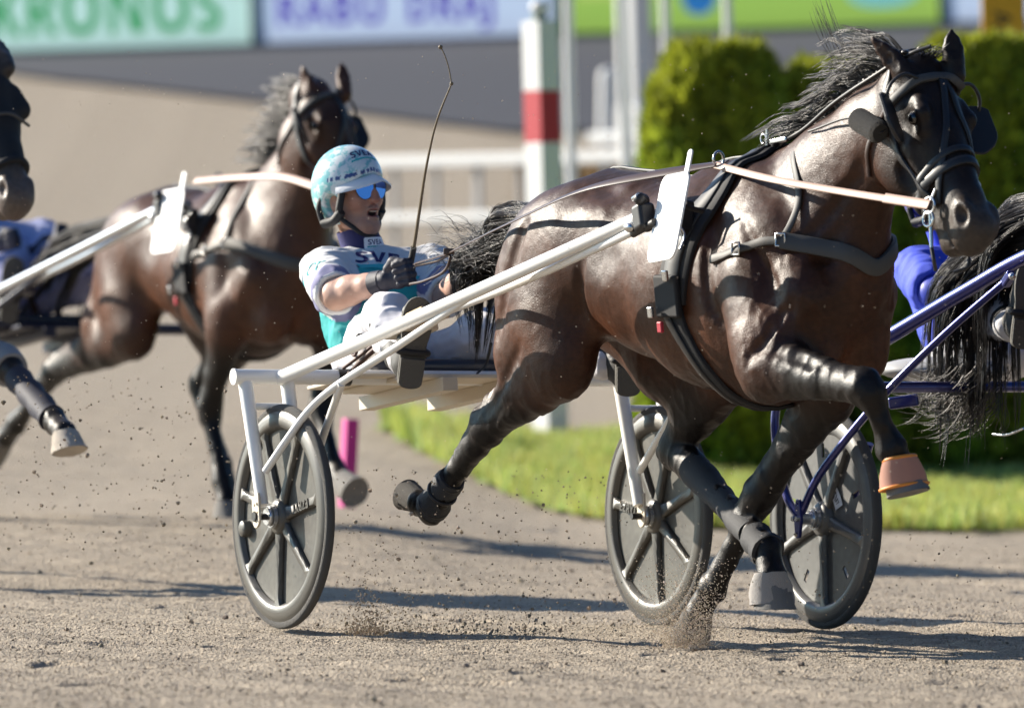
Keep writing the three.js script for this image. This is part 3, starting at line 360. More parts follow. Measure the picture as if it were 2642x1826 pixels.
      f.cutEll(hd(0.36, -0.17, 0.06 * s), [0.09, 0.03, 0.02].map((x) => x * hw), { ax: headAx(J.head), k: 0.03 });
      const E = s > 0 ? J.head.earR : J.head.earL, [eb, et, ef] = E, ed = norm(sub(et, eb)), es = norm(cross(ed, ef)), m1 = add(mixv(eb, et, 0.4), es, 0), fo = norm(cross(es, ed));
      f.chain([[...add(eb, ed, -0.04), 0.034, 0.03], [...add(eb, ed, 0.01), 0.027, 0.03], [...m1, 0.021, 0.031], [...mixv(eb, et, 0.7), 0.014, 0.021], [...et, 0.004, 0.005]], { side: es, k: 0.025 });
      f.cutChain([[...add(mixv(eb, et, 0.18), fo, 0.034), 0.012, 0.014], [...add(mixv(eb, et, 0.42), fo, 0.03), 0.018, 0.024], [...add(mixv(eb, et, 0.8), fo, 0.016), 0.009, 0.011]], { side: es, k: 0.008 });
    }
    f.chain([n(0.24, -0.215, 0, 0.05, 0.05), n(0.38, -0.165, 0, 0.038, 0.042), n(0.5, -0.135, 0, 0.033, 0.038), n(0.555, -0.132, 0, 0.032, 0.036)], { ...o, k: 0.03 });
    f.ell(hd(0.545, -0.152, 0), [0.032, 0.02, 0.028].map((x) => x * hw), { ax: headAx(J.head), k: 0.02 });
  }
  f.warp = (x, y, z) => { const leg = sstep(0.95, 0.75, y), fore = sstep(2.1, 2.35, x) * sstep(1.35, 1.1, y), w = Math.max(0.9 * fore, leg, 0.12); return 0.0026 * fbm(x * 8, y * 8, z * 8, 3) - 0.0038 * w * Math.pow(1 - Math.abs(nz(x * 8 + 4, y * 5, z * 8)), 12) - 0.0028 * w * Math.pow(1 - Math.abs(nz(x * 15 + 9, y * 8 + 3, z * 15)), 10) + 0.0025 * w * nz(x * 30, y * 12, z * 30) + 0.0008 * nz(x * 48, y * 42, z * 48); };
  return f;
}
const headAx = (h) => { const { A, B, C: c } = headFrame(h); return [A, B, c]; };
function headFrame(h) { const A = norm(h.axis), f = h.face, B = norm(sub(f, A.map((x) => x * dot(f, A)))), c = cross(A, B), w = h.w ?? 1; return { A, B, C: c, hd: (p, q, s) => add(add(add(h.p0, A, p), B, q * w), c, s * w) }; }
const BAY = { body: [0.05, 0.0188, 0.0092], red: [0.115, 0.039, 0.0155], dark: [0.009, 0.007, 0.0065], head: [0.017, 0.0105, 0.008], muzzle: [0.06, 0.046, 0.037] };
const coatColor = (J, P = BAY) => (x, y, z, nx, ny, nzz) => {
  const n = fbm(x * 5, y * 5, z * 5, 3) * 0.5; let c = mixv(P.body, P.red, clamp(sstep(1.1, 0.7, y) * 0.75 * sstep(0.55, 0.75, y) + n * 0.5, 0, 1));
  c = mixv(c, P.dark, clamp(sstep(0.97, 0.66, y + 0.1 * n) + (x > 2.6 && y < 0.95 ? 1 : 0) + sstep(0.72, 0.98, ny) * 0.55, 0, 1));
  for (const j of [J.RF, J.LF]) { const [a, b] = j, d = sub(b, a), t = clamp(dot(sub([x, y, z], a), d) / dot(d, d), 0, 1), r = len(sub([x, y, z], add(a, d, t))); if (r < 0.135 && t > 0.0) c = mixv(c, P.dark, sstep(-0.02, 0.42, t + n * 0.3) * sstep(0.135, 0.1, r)); }
  if (J.head && x > 2.62) { const { A } = headFrame(J.head), t = dot(sub([x, y, z], J.head.p0), A); c = mixv(c, mixv(P.head, P.muzzle, sstep(0.42, 0.55, t)), sstep(2.58, 2.8, x) * (y > 1.15 ? 1 : 0)); }
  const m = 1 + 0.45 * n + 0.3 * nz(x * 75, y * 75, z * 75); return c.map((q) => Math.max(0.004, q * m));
};

// ---- the bay in front
const J1 = {
  neck: [[2.17, 1.25, 0, 0.25, 0.15], [2.35, 1.41, 0, 0.205, 0.112], [2.52, 1.535, 0, 0.163, 0.088], [2.66, 1.64, 0, 0.12, 0.074]],
  jugular: [[2.44, 1.2, 0.125, 0.02, 0.02], [2.6, 1.46, 0.11, 0.015, 0.015]],
  RF: [[2.3, 0.865, 0.22], [2.782, 0.812, 0.2], [2.804, 0.634, 0.13], [2.813, 0.588, 0.11]],
  LF: [[2.04, 0.79, -0.17], [1.731, 0.466, -0.14], [1.513, 0.178, -0.12], [1.441, 0.103, -0.12]],
  RH: [[1.1, 0.88, 0.18], [0.653, 0.659, 0.16], [0.299, 0.393, 0.14], [0.241, 0.409, 0.14]],
  LH: [[1.419, 0.86, -0.2], [1.171, 0.602, -0.21], [1.845, 0.307, -0.09], [1.889, 0.231, -0.08]],
  head: { p0: [2.775, 1.79, -0.04], axis: [0.525, -0.845, 0.035], face: [0.84, 0.53, -0.13], w: 1.16, earR: [[2.735, 1.745, 0.045], [2.653, 1.844, 0.11], [0.1, 0.25, 1]], earL: [[2.78, 1.778, -0.1], [2.765, 1.871, -0.1], [0.9, 0.1, 0.35]] },
};
const bay = thing('bay_horse', 'large dark bay trotting horse nearest the camera with a blank white number plate', 'horse', [-0.177, 0, 0.102], -0.9948);
const F1 = horseField(J1);
// grooves between the muscles
for (const [r, l] of [[0.013, [[2.03, 1.25, 0.27], [2.045, 1.08, 0.3], [2.12, 0.9, 0.29]]], [0.01, [[1.0, 1.3, 0.27], [0.94, 1.15, 0.28], [0.88, 0.98, 0.26]]], [0.012, [[2.28, 1.16, 0.2], [2.44, 1.3, 0.15], [2.58, 1.45, 0.12]]], [0.009, [[2.36, 0.93, 0.3], [2.5, 0.9, 0.27], [2.6, 0.87, 0.25]]], [0.009, [[1.02, 0.92, 0.27], [0.86, 0.79, 0.25], [0.72, 0.7, 0.22]]], [0.009, [[2.16, 1.3, 0.22], [2.27, 1.18, 0.23], [2.36, 1.08, 0.22]]], [0.008, [[2.4, 1.06, 0.19], [2.34, 0.96, 0.24], [2.3, 0.88, 0.28]]], [0.012, [[1.33, 1.2, 0.28], [1.29, 1.08, 0.28], [1.27, 0.98, 0.25]]]]) { const q = curve(l, 12).map((p, i) => { const s = F1.snap(p, 0), g = F1.grad(...s); return [...add(s, g, r * (0.35 + 1.3 * Math.pow(Math.abs(i / 6 - 1), 2))), r]; }); F1.cutChain(q, { k: 0.03 }); }
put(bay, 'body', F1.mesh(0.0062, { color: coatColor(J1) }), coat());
function headBits(g, J, f) { const { hd } = headFrame(J.head); for (const s of [1, -1]) put(g, 'eye', place(new THREE.SphereGeometry(0.021, 18, 14), hd(0.182, -0.063, 0.08 * s)), M.eye); }
headBits(bay, J1, F1);

// ---- what a trotting horse wears; points are in the horse's own axes and are laid on its body
const mir = (pts) => [...pts, ...pts.slice(0, -1).reverse().map(([x, y, z]) => [x, y, -z])];
function tack(g, J, f, o = {}) {
  const S = M.strapBlack, pad = [[1.86, 1.06, 0.3], [1.885, 1.17, 0.3], [1.915, 1.3, 0.24], [1.965, 1.41, 0.14], [1.99, 1.46, 0]];
  put(g, 'saddle_pad', strap(f, mir(pad), 0.135, 0.013, 0, 60), M.nylon);
  put(g, 'saddle_tree', strap(f, mir([[1.875, 1.12, 0.3], [1.885, 1.2, 0.3], [1.91, 1.31, 0.22], [1.96, 1.42, 0.12], [1.98, 1.46, 0]]), 0.07, 0.009, 0.012, 60), S);
  put(g, 'girth', strap(f, mir([[1.865, 1.08, 0.31], [1.88, 0.95, 0.29], [1.93, 0.83, 0.2], [1.96, 0.75, 0]]), 0.075, 0.012, 0, 50), M.nylon);
  put(g, 'girth_strap', strap(f, mir([[1.83, 1.09, 0.31], [1.85, 0.98, 0.31], [1.9, 0.86, 0.24], [1.95, 0.75, 0]]), 0.03, 0.008, 0.012, 50), S);
  for (const s of [1, -1]) { const p = f.snap([1.865, 1.075, 0.3 * s], 0.02), n = f.grad(...p), q = frameQ([1, 0, 0], cross(n, [1, 0, 0])); put(g, 'girth_pad', place(box(0.12, 0.13, 0.022, 0.009), p, q), M.nylon); for (const [dx, dy, m] of [[-0.055, -0.045, M.steel], [-0.02, -0.09, M.red], [0.03, 0.06, M.steel]]) { const b = f.snap([1.865 + dx, 1.075 + dy, 0.3 * s], 0.05); put(g, 'buckle', place(box(0.024, 0.034, 0.012, 0.004), b, q), m); } }
  const bc = o.breast ?? [[1.93, 1.17, 0.3], [2.05, 1.2, 0.3], [2.2, 1.225, 0.26], [2.36, 1.2, 0.2], [2.45, 1.15, 0.1], [2.48, 1.13, 0]];
  put(g, 'breast_collar', strap(f, mir(bc.slice(2)), 0.052, 0.011, 0.004, 60, 60), M.strapGrey);
  for (const s of [1, -1]) put(g, 'trace_strap', strap(f, bc.slice(0, 3).map(([x, y, z]) => [x, y, z * s]), 0.026, 0.009, 0.002, 16), M.strapGrey);
  put(g, 'neck_strap', strap(f, mir(o.neckStrap ?? [[2.2, 1.225, 0.26], [2.19, 1.33, 0.22], [2.17, 1.43, 0.13], [2.16, 1.51, 0]]), 0.022, 0.006, 0.003, 40, 12), M.strapGrey);
  for (const s of [1, -1]) for (const k of [1, 2]) { const p = f.snap(k === 1 ? [bc[1][0], bc[1][1], bc[1][2] * s] : [bc[2][0], bc[2][1], bc[2][2] * s], 0.012), n = f.grad(...p, 0.01); put(g, 'buckle', place(new THREE.TorusGeometry(0.022, 0.004, 8, 4).rotateZ(Math.PI / 4).scale(1, 1.15, 1), p, frameQ(cross([0, 1, 0], n), [0, 1, 0])), M.steel); }
  put(g, 'back_strap', strap(f, [[1.93, 1.44, 0.0], [1.6, 1.44, 0.0], [1.3, 1.45, 0.0], [1.0, 1.42, 0.0], [0.8, 1.38, 0.0]], 0.022, 0.006, 0.001, 30), S);
  for (const s of [1, -1]) { // terrets, shaft coupling with clamp
    const p = f.snap([1.955, 1.425, 0.11 * s], 0.05); put(g, 'terret_ring', place(new THREE.TorusGeometry(0.024, 0.0042, 8, 24), p, frameQ([0.3, 0, s], [0, 1, 0])), M.steel); put(g, 'terret_stem', rod(add(p, [0, -0.022, 0]), f.snap([1.955, 1.425, 0.11 * s], 0.008), 0.005), M.steel);
    const q = f.snap([1.9, 1.31, 0.26 * s], 0.045); put(g, 'coupling', [place(box(0.07, 0.1, 0.06, 0.014), q), place(new THREE.SphereGeometry(0.026, 14, 10), add(q, [0.01, 0.06, 0.02 * s])), rod(add(q, [-0.02, 0.06, 0.01 * s]), add(q, [0.05, -0.09, 0.02 * s]), 0.006)], M.strapBlack);
    const w = [0, 1, 2, 3, 4].map((i) => add(q, [0.045 + 0.012 * Math.sin(i * 2.2), 0.08 - i * 0.045, 0.03 * s + 0.01 * Math.cos(i * 3) * s])); put(g, 'spring_hook', tube(w, 0.0042, { m: 6 }), M.steel);
  }
  const ck = o.check; if (ck) { put(g, 'overcheck_rein', tube(ck, 0.0065, { m: 8, n: 40 }), S); put(g, 'check_hook', [place(box(0.09, 0.018, 0.02, 0.006), add(ck[0], [0.05, 0.014, 0.01]), frameQ([1, 0.1, 0], [0, 1, 0])), rod(add(ck[0], [-0.03, 0, 0]), add(ck[0], [-0.03, 0.05, 0]), 0.005), place(new THREE.TorusGeometry(0.014, 0.003, 6, 16), add(ck[0], [-0.05, 0.02, 0]))], M.steel); }
}
function bridle(g, J, f, o = {}) {
  const { hd, A, B, C: cx } = headFrame(J.head), h = (l) => l.map((p) => hd(...p)), mh = (l) => h(mir(l)), S = M.strapBlack;
  const br = new THREE.Group(); br.name = 'bridle'; g.add(br);
  put(br, 'browband', strap(f, mh([[0.1, -0.13, 0.09], [0.085, -0.06, 0.09], [0.07, -0.005, 0.055], [0.062, 0, 0]]), 0.024, 0.013, 0, 40), o.brow ?? M.strapGrey);
  put(br, 'crownpiece', strap(f, mh([[0.1, -0.13, 0.09], [0.05, -0.13, 0.08], [0.0, -0.1, 0.055], [-0.03, -0.08, 0]]), 0.028, 0.006, 0.001, 40), S);
  for (const s of [1, -1]) {
    const m = (l) => h(l.map(([a, b, c]) => [a, b, c * s]));
    put(br, 'cheekpiece', strap(f, m([[0.1, -0.13, 0.09], [0.2, -0.15, 0.08], [0.32, -0.14, 0.07], [0.44, -0.115, 0.06]]), 0.024, 0.008, 0.003, 30), S);
    put(br, 'face_strap', strap(f, m([[0.065, 0.005, 0.004], [0.14, 0, 0.016], [0.24, -0.01, 0.034], [0.33, -0.035, 0.055], [0.45, -0.1, 0.06]]), 0.02, 0.007, 0.002, 30), S);
    put(br, 'throat_latch', strap(f, m([[0.1, -0.14, 0.09], [0.14, -0.24, 0.07], [0.2, -0.3, 0.03]]), 0.014, 0.006, 0.002, 16), M.strapBrown);
    put(br, 'chin_strap', strap(f, m([[0.33, -0.03, 0.055], [0.38, -0.1, 0.07], [0.42, -0.16, 0.05], [0.44, -0.19, 0.0]]), 0.016, 0.006, 0.002, 16), S);
    const r1 = hd(0.445, -0.118, 0.068 * s), r2 = hd(0.48, -0.135, 0.068 * s);
    put(br, 'bit_ring', [place(new THREE.TorusGeometry(0.024, 0.0045, 8, 22), r1, frameQ(A, B)), place(new THREE.TorusGeometry(0.022, 0.0045, 8, 22), r2, frameQ(A, B)), rod(hd(0.47, -0.125, 0.066 * s), hd(0.56, -0.16, 0.062 * s), 0.006), rod(hd(0.41, -0.085, 0.062 * s), r1, 0.005)], M.steel);
    put(br, 'curb_strap', tube(m([[0.56, -0.16, 0.062], [0.6, -0.17, 0.058], [0.605, -0.2, 0.03]]), 0.006, { m: 6 }), S);
    if (o.blinkers !== false) { // a cup on a wire beside each eye
      const e1 = norm(add(cx.map((x) => x * s * 0.8), B, 0.45)), c0 = hd(0.175, -0.075, 0.145 * s), sh = new THREE.Shape(); sh.moveTo(-0.062, -0.02); sh.quadraticCurveTo(-0.055, -0.045, -0.03, -0.046); sh.lineTo(0.035, -0.046); sh.quadraticCurveTo(0.075, -0.03, 0.07, 0.0); sh.quadraticCurveTo(0.055, 0.04, 0.02, 0.044); sh.lineTo(-0.045, 0.04); sh.quadraticCurveTo(-0.064, 0.02, -0.062, -0.02);
      const bg = new THREE.ExtrudeGeometry(sh, { depth: 0.006, bevelEnabled: true, bevelSize: 0.003, bevelThickness: 0.003, bevelSegments: 2, curveSegments: 8 }).scale(1.2, 1.15, 1); put(br, 'blinker', place(bg, c0, frameQ(A, e1)), S);
      put(br, 'blinker_wire', tube([hd(0.07, -0.02, 0.07 * s), hd(0.065, -0.02, 0.115 * s), hd(0.09, -0.04, 0.15 * s), hd(0.13, -0.07, 0.16 * s)], 0.0055, { m: 8 }), o.brow ?? S);
    }
  }
  put(br, 'noseband', strap(f, mh([[0.39, -0.19, 0.01], [0.38, -0.15, 0.055], [0.37, -0.07, 0.065], [0.36, -0.0, 0.04], [0.358, 0.01, 0]]), 0.028, 0.01, 0.001, 50), S);
  put(br, 'upper_noseband', strap(f, mh([[0.37, -0.16, 0.06], [0.34, -0.08, 0.07], [0.318, 0, 0.045], [0.315, 0.01, 0]]), 0.02, 0.009, 0.002, 40), S);
  return { rein: (s) => hd(0.48, -0.14, 0.075 * s) };
}
function hooves(g, J, o) { for (const [k, sole, toe, m, s] of o) put(g, 'hoof', hoofGeo(J[k][3], sole, toe, s), m); }
const tack1Check = [[2.03, 1.535, 0.03], [2.2, 1.575, 0.045], [2.4, 1.66, 0.06], [2.6, 1.735, 0.06], [2.745, 1.8, 0.03], [2.8, 1.82, 0]];
tack(bay, J1, F1, { check: tack1Check, breast: [[2.045, 1.196, 0.3], [2.185, 1.234, 0.3], [2.36, 1.271, 0.26], [2.514, 1.24, 0.19], [2.547, 1.196, 0.06], [2.46, 1.165, 0]], neckStrap: [[2.36, 1.271, 0.26], [2.366, 1.359, 0.22], [2.309, 1.444, 0.13], [2.17, 1.535, 0]] });
const bit1 = bridle(bay, J1, F1);
hooves(bay, J1, [['LF', [1.372, 0.006, -0.12], [0.95, 0.1, 0], M.hoofDark], ['RF', [2.836, 0.496, 0.1], [1, 0.05, 0], M.hoofGrey], ['LH', [1.893, 0.125, -0.08], [0.95, 0.15, 0], M.hoofGrey], ['RH', [0.152, 0.449, 0.14], [-0.8, -0.6, 0], M.hoofDark, 0.76]]);
{ // pink bell boot with orange rims, white bell boot, shin boots
  const bellG = (top, bot, r0, r1, h0 = 0, h1 = 1) => { const P = [0, 0.15, 0.4, 0.7, 1].map((t) => mixv(top, bot, h0 + (h1 - h0) * t)); return tube(P, (t) => r0 + (r1 - r0) * Math.pow(Math.sin(t * 1.5708), 0.85), { m: 36, n: 18, cap: false }); };
  const t = [2.819, 0.603, 0.11], b = [2.835, 0.521, 0.103]; put(bay, 'bell_boot', rough(bellG(t, b, 0.05, 0.073), 0.0025, 20), M.bell, { label: 'pink bell boot with orange rims on the raised foreleg' });
  const ring = (p, d, r, w) => place(new THREE.TorusGeometry(r, w, 10, 36), p, new THREE.Quaternion().setFromUnitVectors(V([0, 0, 1]), V(norm(d)))); put(bay, 'boot_rim', [ring(t, sub(b, t), 0.047, 0.007), ring(b, sub(b, t), 0.072, 0.005)], M.bellRim);
  const t2 = [1.884, 0.238, -0.08], b2 = [1.893, 0.141, -0.08]; put(bay, 'bell_boot', rough(bellG(t2, b2, 0.05, 0.069), 0.006, 24), M.bellWhite, { label: 'dusty white bell boot on the swinging hind leg' });
  const boot = (a, c, r0, r1, m) => put(bay, 'leg_boot', rough(tube([a, mixv(a, c, 0.3), mixv(a, c, 0.7), c], (q) => r0 + (r1 - r0) * q + 0.004 * Math.sin(q * 9), { m: 30, n: 26 }), 0.005, 26), m);
  boot(add(mixv(J1.LH[1], J1.LH[2], 0.2), [0, 0.0, 0]), mixv(J1.LH[1], J1.LH[2], 0.84), 0.05, 0.041, M.bootGrey);
  boot(mixv(J1.LH[1], J1.LH[2], 0.87), mixv(J1.LH[1], J1.LH[2], 1.02), 0.047, 0.052, M.bootGrey);
  boot(mixv(J1.RH[1], J1.RH[2], 0.62), mixv(J1.RH[1], J1.RH[2], 1.0), 0.043, 0.052, M.bootGrey);
  for (const q of [0.66, 0.8, 0.95]) put(bay, 'boot_strap', ring(mixv(J1.RH[1], J1.RH[2], q), sub(J1.RH[2], J1.RH[1]), 0.042 + 0.009 * (q - 0.62) / 0.38, 0.006), M.strapBlack);
}
{ // number plate on its stem
  const TL = [2.035, 1.433, 0.43], TR = [2.225, 1.447, 0.46], BR = [2.234, 1.189, 0.52], BL = [2.041, 1.171, 0.49], u = mixv(sub(TR, TL), sub(BR, BL), 0.5), v = mixv(sub(TL, BL), sub(TR, BR), 0.5), W = len(u), H = len(v), c = [0, 1, 2].map((i) => (TL[i] + TR[i] + BL[i] + BR[i]) / 4);
  const rrect = (w, h, r) => { const s = new THREE.Shape(); s.moveTo(-w / 2 + r, -h / 2); s.lineTo(w / 2 - r, -h / 2); s.absarc(w / 2 - r, -h / 2 + r, r, -Math.PI / 2, 0); s.lineTo(w / 2, h / 2 - r); s.absarc(w / 2 - r, h / 2 - r, r, 0, Math.PI / 2); s.lineTo(-w / 2 + r, h / 2); s.absarc(-w / 2 + r, h / 2 - r, r, Math.PI / 2, Math.PI); s.lineTo(-w / 2, -h / 2 + r); s.absarc(-w / 2 + r, -h / 2 + r, r, Math.PI, 1.5 * Math.PI); return s; };
  const ex = (s, d) => new THREE.ExtrudeGeometry(s, { depth: d, bevelEnabled: true, bevelSize: 0.0015, bevelThickness: 0.0015, bevelSegments: 2, curveSegments: 10 });
  const rim = rrect(W, H, 0.035); rim.holes.push(rrect(W - 0.012, H - 0.012, 0.03)); const nrm = norm(cross(u, v)), MX = new THREE.Matrix4().makeBasis(V(norm(u)), V(norm(v)), V(nrm)).setPosition(...c), pl = (g2) => g2.applyMatrix4(MX), white = std([0.86, 0.86, 0.85], 0.4);
  globalThis.plateOf = (g, yaw = 0) => { const n = new THREE.Group(); n.name = 'number_plate'; g.add(n); n.rotation.y = yaw; n.position.set(c[0] - c[0] * Math.cos(yaw) - c[2] * Math.sin(yaw), 0, c[2] + c[0] * Math.sin(yaw) - c[2] * Math.cos(yaw)); put(n, 'plate', pl(ex(rrect(W - 0.013, H - 0.013, 0.03), 0.003)), white); put(n, 'rim', pl(ex(rim, 0.004)), white); put(n, 'tab', pl(ex(rrect(0.026, 0.075, 0.01), 0.003).translate(W * 0.36, H / 2 + 0.03, 0)), white); put(n, 'stem', rod(add(c, [0.03, 0.04, -0.006]), add(c, [0.0, 0.02, -0.12]), 0.008), M.nylon); };
  plateOf(bay);
}
{ // foam roll on the neck, braid and mane, tail
  const a = [2.606, 1.612, 0.16], b = [2.725, 1.561, 0.17], fa = F1.snap(a, 0.035), fb = F1.snap(b, 0.04); put(bay, 'neck_roll', tube([fa, mixv(fa, fb, 0.5), fb], (t) => 0.036 * Math.min(1, 0.75 + 4 * t, 0.75 + 4 * (1 - t)), { m: 18 }), M.foam);
  put(bay, 'roll_cord', tube([F1.snap([2.3, 1.58, 0.1], 0.01), fa, fb, headFrame(J1.head).hd(0.16, -0.15, 0.1)], 0.004, { m: 6 }), M.strapBlack);
  const cr = curve([[2.72, 1.775, 0], [2.6, 1.745, 0], [2.45, 1.7, 0], [2.3, 1.62, 0], [2.14, 1.545, 0]], 60), L = [];
  const G = []; for (let i = 0; i < 110; i++) {
    const t = Math.pow((i + rnd()) / 110, 0.85), p0 = F1.snap(add(cr[Math.floor(clamp(t, 0, 1) * 60)], [0, 0, rr(-0.02, 0.028)]), -0.004), up = 0.55 - 0.65 * t + rr(-0.5, 0.45), l = rr(0.18, 0.44) * (1 - 0.3 * t), sd = rr(-0.15, 0.4), P = [p0], ph = rr(0, 6.28), wl = rr(0.1, 0.34); let d = norm([-0.75, 0.75, sd * 0.6]);
    for (let j = 1; j <= 9; j++) { d = norm(add(d, [-0.24, (up - d[1]) * 0.3 - 0.035 * j + wl * Math.sin(j * 1.15 + ph), 0.15 * Math.sin(j * 1.2 + ph * 2)])); P.push(add(P[j - 1], d, l / 9)); } G.push(P); }
  L.push(...locks(G, 10, 0.011, 0.007));
  for (let i = 0; i < 14; i++) { const P = [F1.snap([rr(2.42, 2.5), 1.68, rr(-0.01, 0.01)], 0)]; let d = norm([-0.9, 0.6, 0]); for (let j = 1; j <= 8; j++) { d = norm(add(d, [rr(-0.1, 0.05), rr(0.05, 0.16), rr(-0.05, 0.05)])); P.push(add(P[j - 1], d, rr(0.04, 0.05))); } L.push(P); }
  put(bay, 'mane', hair(L, 0.0016), M.hairBlack);
  const br = []; for (let i = 0; i < 26; i++) { const t = i / 25, p = add(F1.snap(cr[Math.floor(t * 30)], 0.008), [0, 0.004, 0.014]); br.push(place(new THREE.SphereGeometry(1, 8, 6).scale(0.015, 0.008, 0.011), add(p, [0, 0, i % 2 ? 0.006 : -0.006]))); } put(bay, 'braid', br, M.hairBlack);
  const fl = []; for (let i = 0; i < 60; i++) { const { hd } = headFrame(J1.head), q = hd(-0.02, -0.03, rr(-0.03, 0.03)); fl.push([q, add(q, [rr(-0.02, 0.05), rr(0.01, 0.035), rr(-0.03, 0.03)]), add(q, [rr(-0.03, 0.1), rr(-0.02, 0.05), rr(-0.05, 0.05)])]); } put(bay, 'forelock', hair(fl, 0.0014), M.hairBlack);
  globalThis.tailOf = (g, mid, n, spread, mat, r = 0.0016) => { const T = [], c = curve(mid, 40); for (let i = 0; i < n / 16; i++) { const e = rr(0.55, 1), s0 = rr(0, 0.24), a = rr(0, 6.283), q = Math.sqrt(rnd()), ph = rr(0, 6.28), P = [], N = 13, w0 = rr(0.01, 0.03); for (let j = 0; j <= N; j++) { const t = s0 + (e - s0) * j / N, f = clamp(t, 0, 0.999) * 40, p = mixv(c[Math.floor(f)], c[Math.floor(f) + 1], f % 1), s = spread(t) * q, w = w0 * (j / N) * Math.sin(j * 0.95 + ph); P.push([p[0] + s * Math.cos(a) + w, p[1] + s * Math.sin(a) * 0.8 + w0 * 0.7 * (j / N) * Math.sin(j * 0.8 + ph * 2), p[2] + s * 0.6 * Math.sin(a * 1.7 + 1) + w]); } T.push(...locks([P], 16, 0.015, 0.007)); } return put(g, 'tail', hair(T, r), mat); };
  tailOf(bay, [[0.77, 1.325, 0], [0.64, 1.305, -0.01], [0.52, 1.287, -0.03], [0.349, 1.252, -0.04], [0.273, 1.16, -0.04], [0.276, 0.996, -0.04], [0.266, 0.826, -0.04]], 2100, (t) => t < 0.5 ? 0.02 + 0.22 * t : 0.13 - 0.2 * (t - 0.5), M.hairBlack);
  const fly = []; for (let i = 0; i < 260; i++) { const p = [0.52 + rr(-0.3, 0.12), 1.25 + rr(-0.12, 0.03), rr(-0.1, 0.08)], P = [p]; let d = norm([-0.6, rr(0.1, 0.9), rr(-0.3, 0.3)]); for (let j = 1; j < 8; j++) { d = norm(add(d, [rr(-0.4, 0.05), rr(-0.4, 0.12), rr(-0.2, 0.2)])); P.push(add(P[j - 1], d, 0.026)); } fly.push(P); } put(bay, 'tail_wisps', hair(fly, 0.0011), phy([0.05, 0.043, 0.038], 0.36));
}
rebase(bay, 1.5);

// ------------------------------------------------------------------ sulkies
const tyreBump = noiseTex(256, 256, (u, v) => { const r = Math.abs(((v * 2 + Math.abs(u - 0.5) * 1.5) * 24) % 1 - 0.5) * 2; return [0.35 + 0.65 * sstep(0.2, 0.5, r)]; });
const satinBump = noiseTex(256, 256, (u, v) => [0.5 + 0.5 * tn(u, v, 60, 8)]);
const dustMap = (a, b) => noiseTex(256, 256, (u, v) => { const n = clamp(0.5 + tn(u, v, 5, 6) * 0.7 + tn(u, v, 40, 7) * 0.35, 0, 1), c = mixv(a, b, n); return c; }, true);
const SM = {
  white: phy([0.83, 0.82, 0.79], 0.38, { clearcoat: 0.35, clearcoatRoughness: 0.25 }), blue: phy([0.03, 0.035, 0.19], 0.3, { metalness: 0.55, clearcoat: 0.8, clearcoatRoughness: 0.1 }), chrome: phy([0.7, 0.71, 0.73], 0.24, { metalness: 0.8, clearcoat: 0.4 }),
  tyre: std([0.12, 0.115, 0.108], 0.85, { bumpMap: tyreBump, bumpScale: 0.004 }), disc: phy([1, 1, 1], 0.42, { map: dustMap([0.27, 0.26, 0.245], [0.4, 0.39, 0.36]), metalness: 0.1, bumpMap: satinBump, bumpScale: 0.0004 }), discDark: phy([1, 1, 1], 0.42, { map: dustMap([0.33, 0.33, 0.33], [0.46, 0.46, 0.45]), metalness: 0.25 }),
  blackTape: std([0.012, 0.012, 0.013], 0.45), pad: phy([0.03, 0.032, 0.045], 0.4, { clearcoat: 0.2 }), wood: std([0.62, 0.45, 0.26], 0.65, { bumpMap: satinBump, bumpScale: 0.001 }), cream: std([0.66, 0.58, 0.46], 0.55), strapBr: std([0.075, 0.034, 0.026], 0.6), greyPad: std([0.4, 0.4, 0.4], 0.6), sticker: std([0.7, 0.7, 0.72], 0.4),
};
const font = await new FontLoader().loadAsync('fonts/droid/droid_sans_bold.typeface.json');
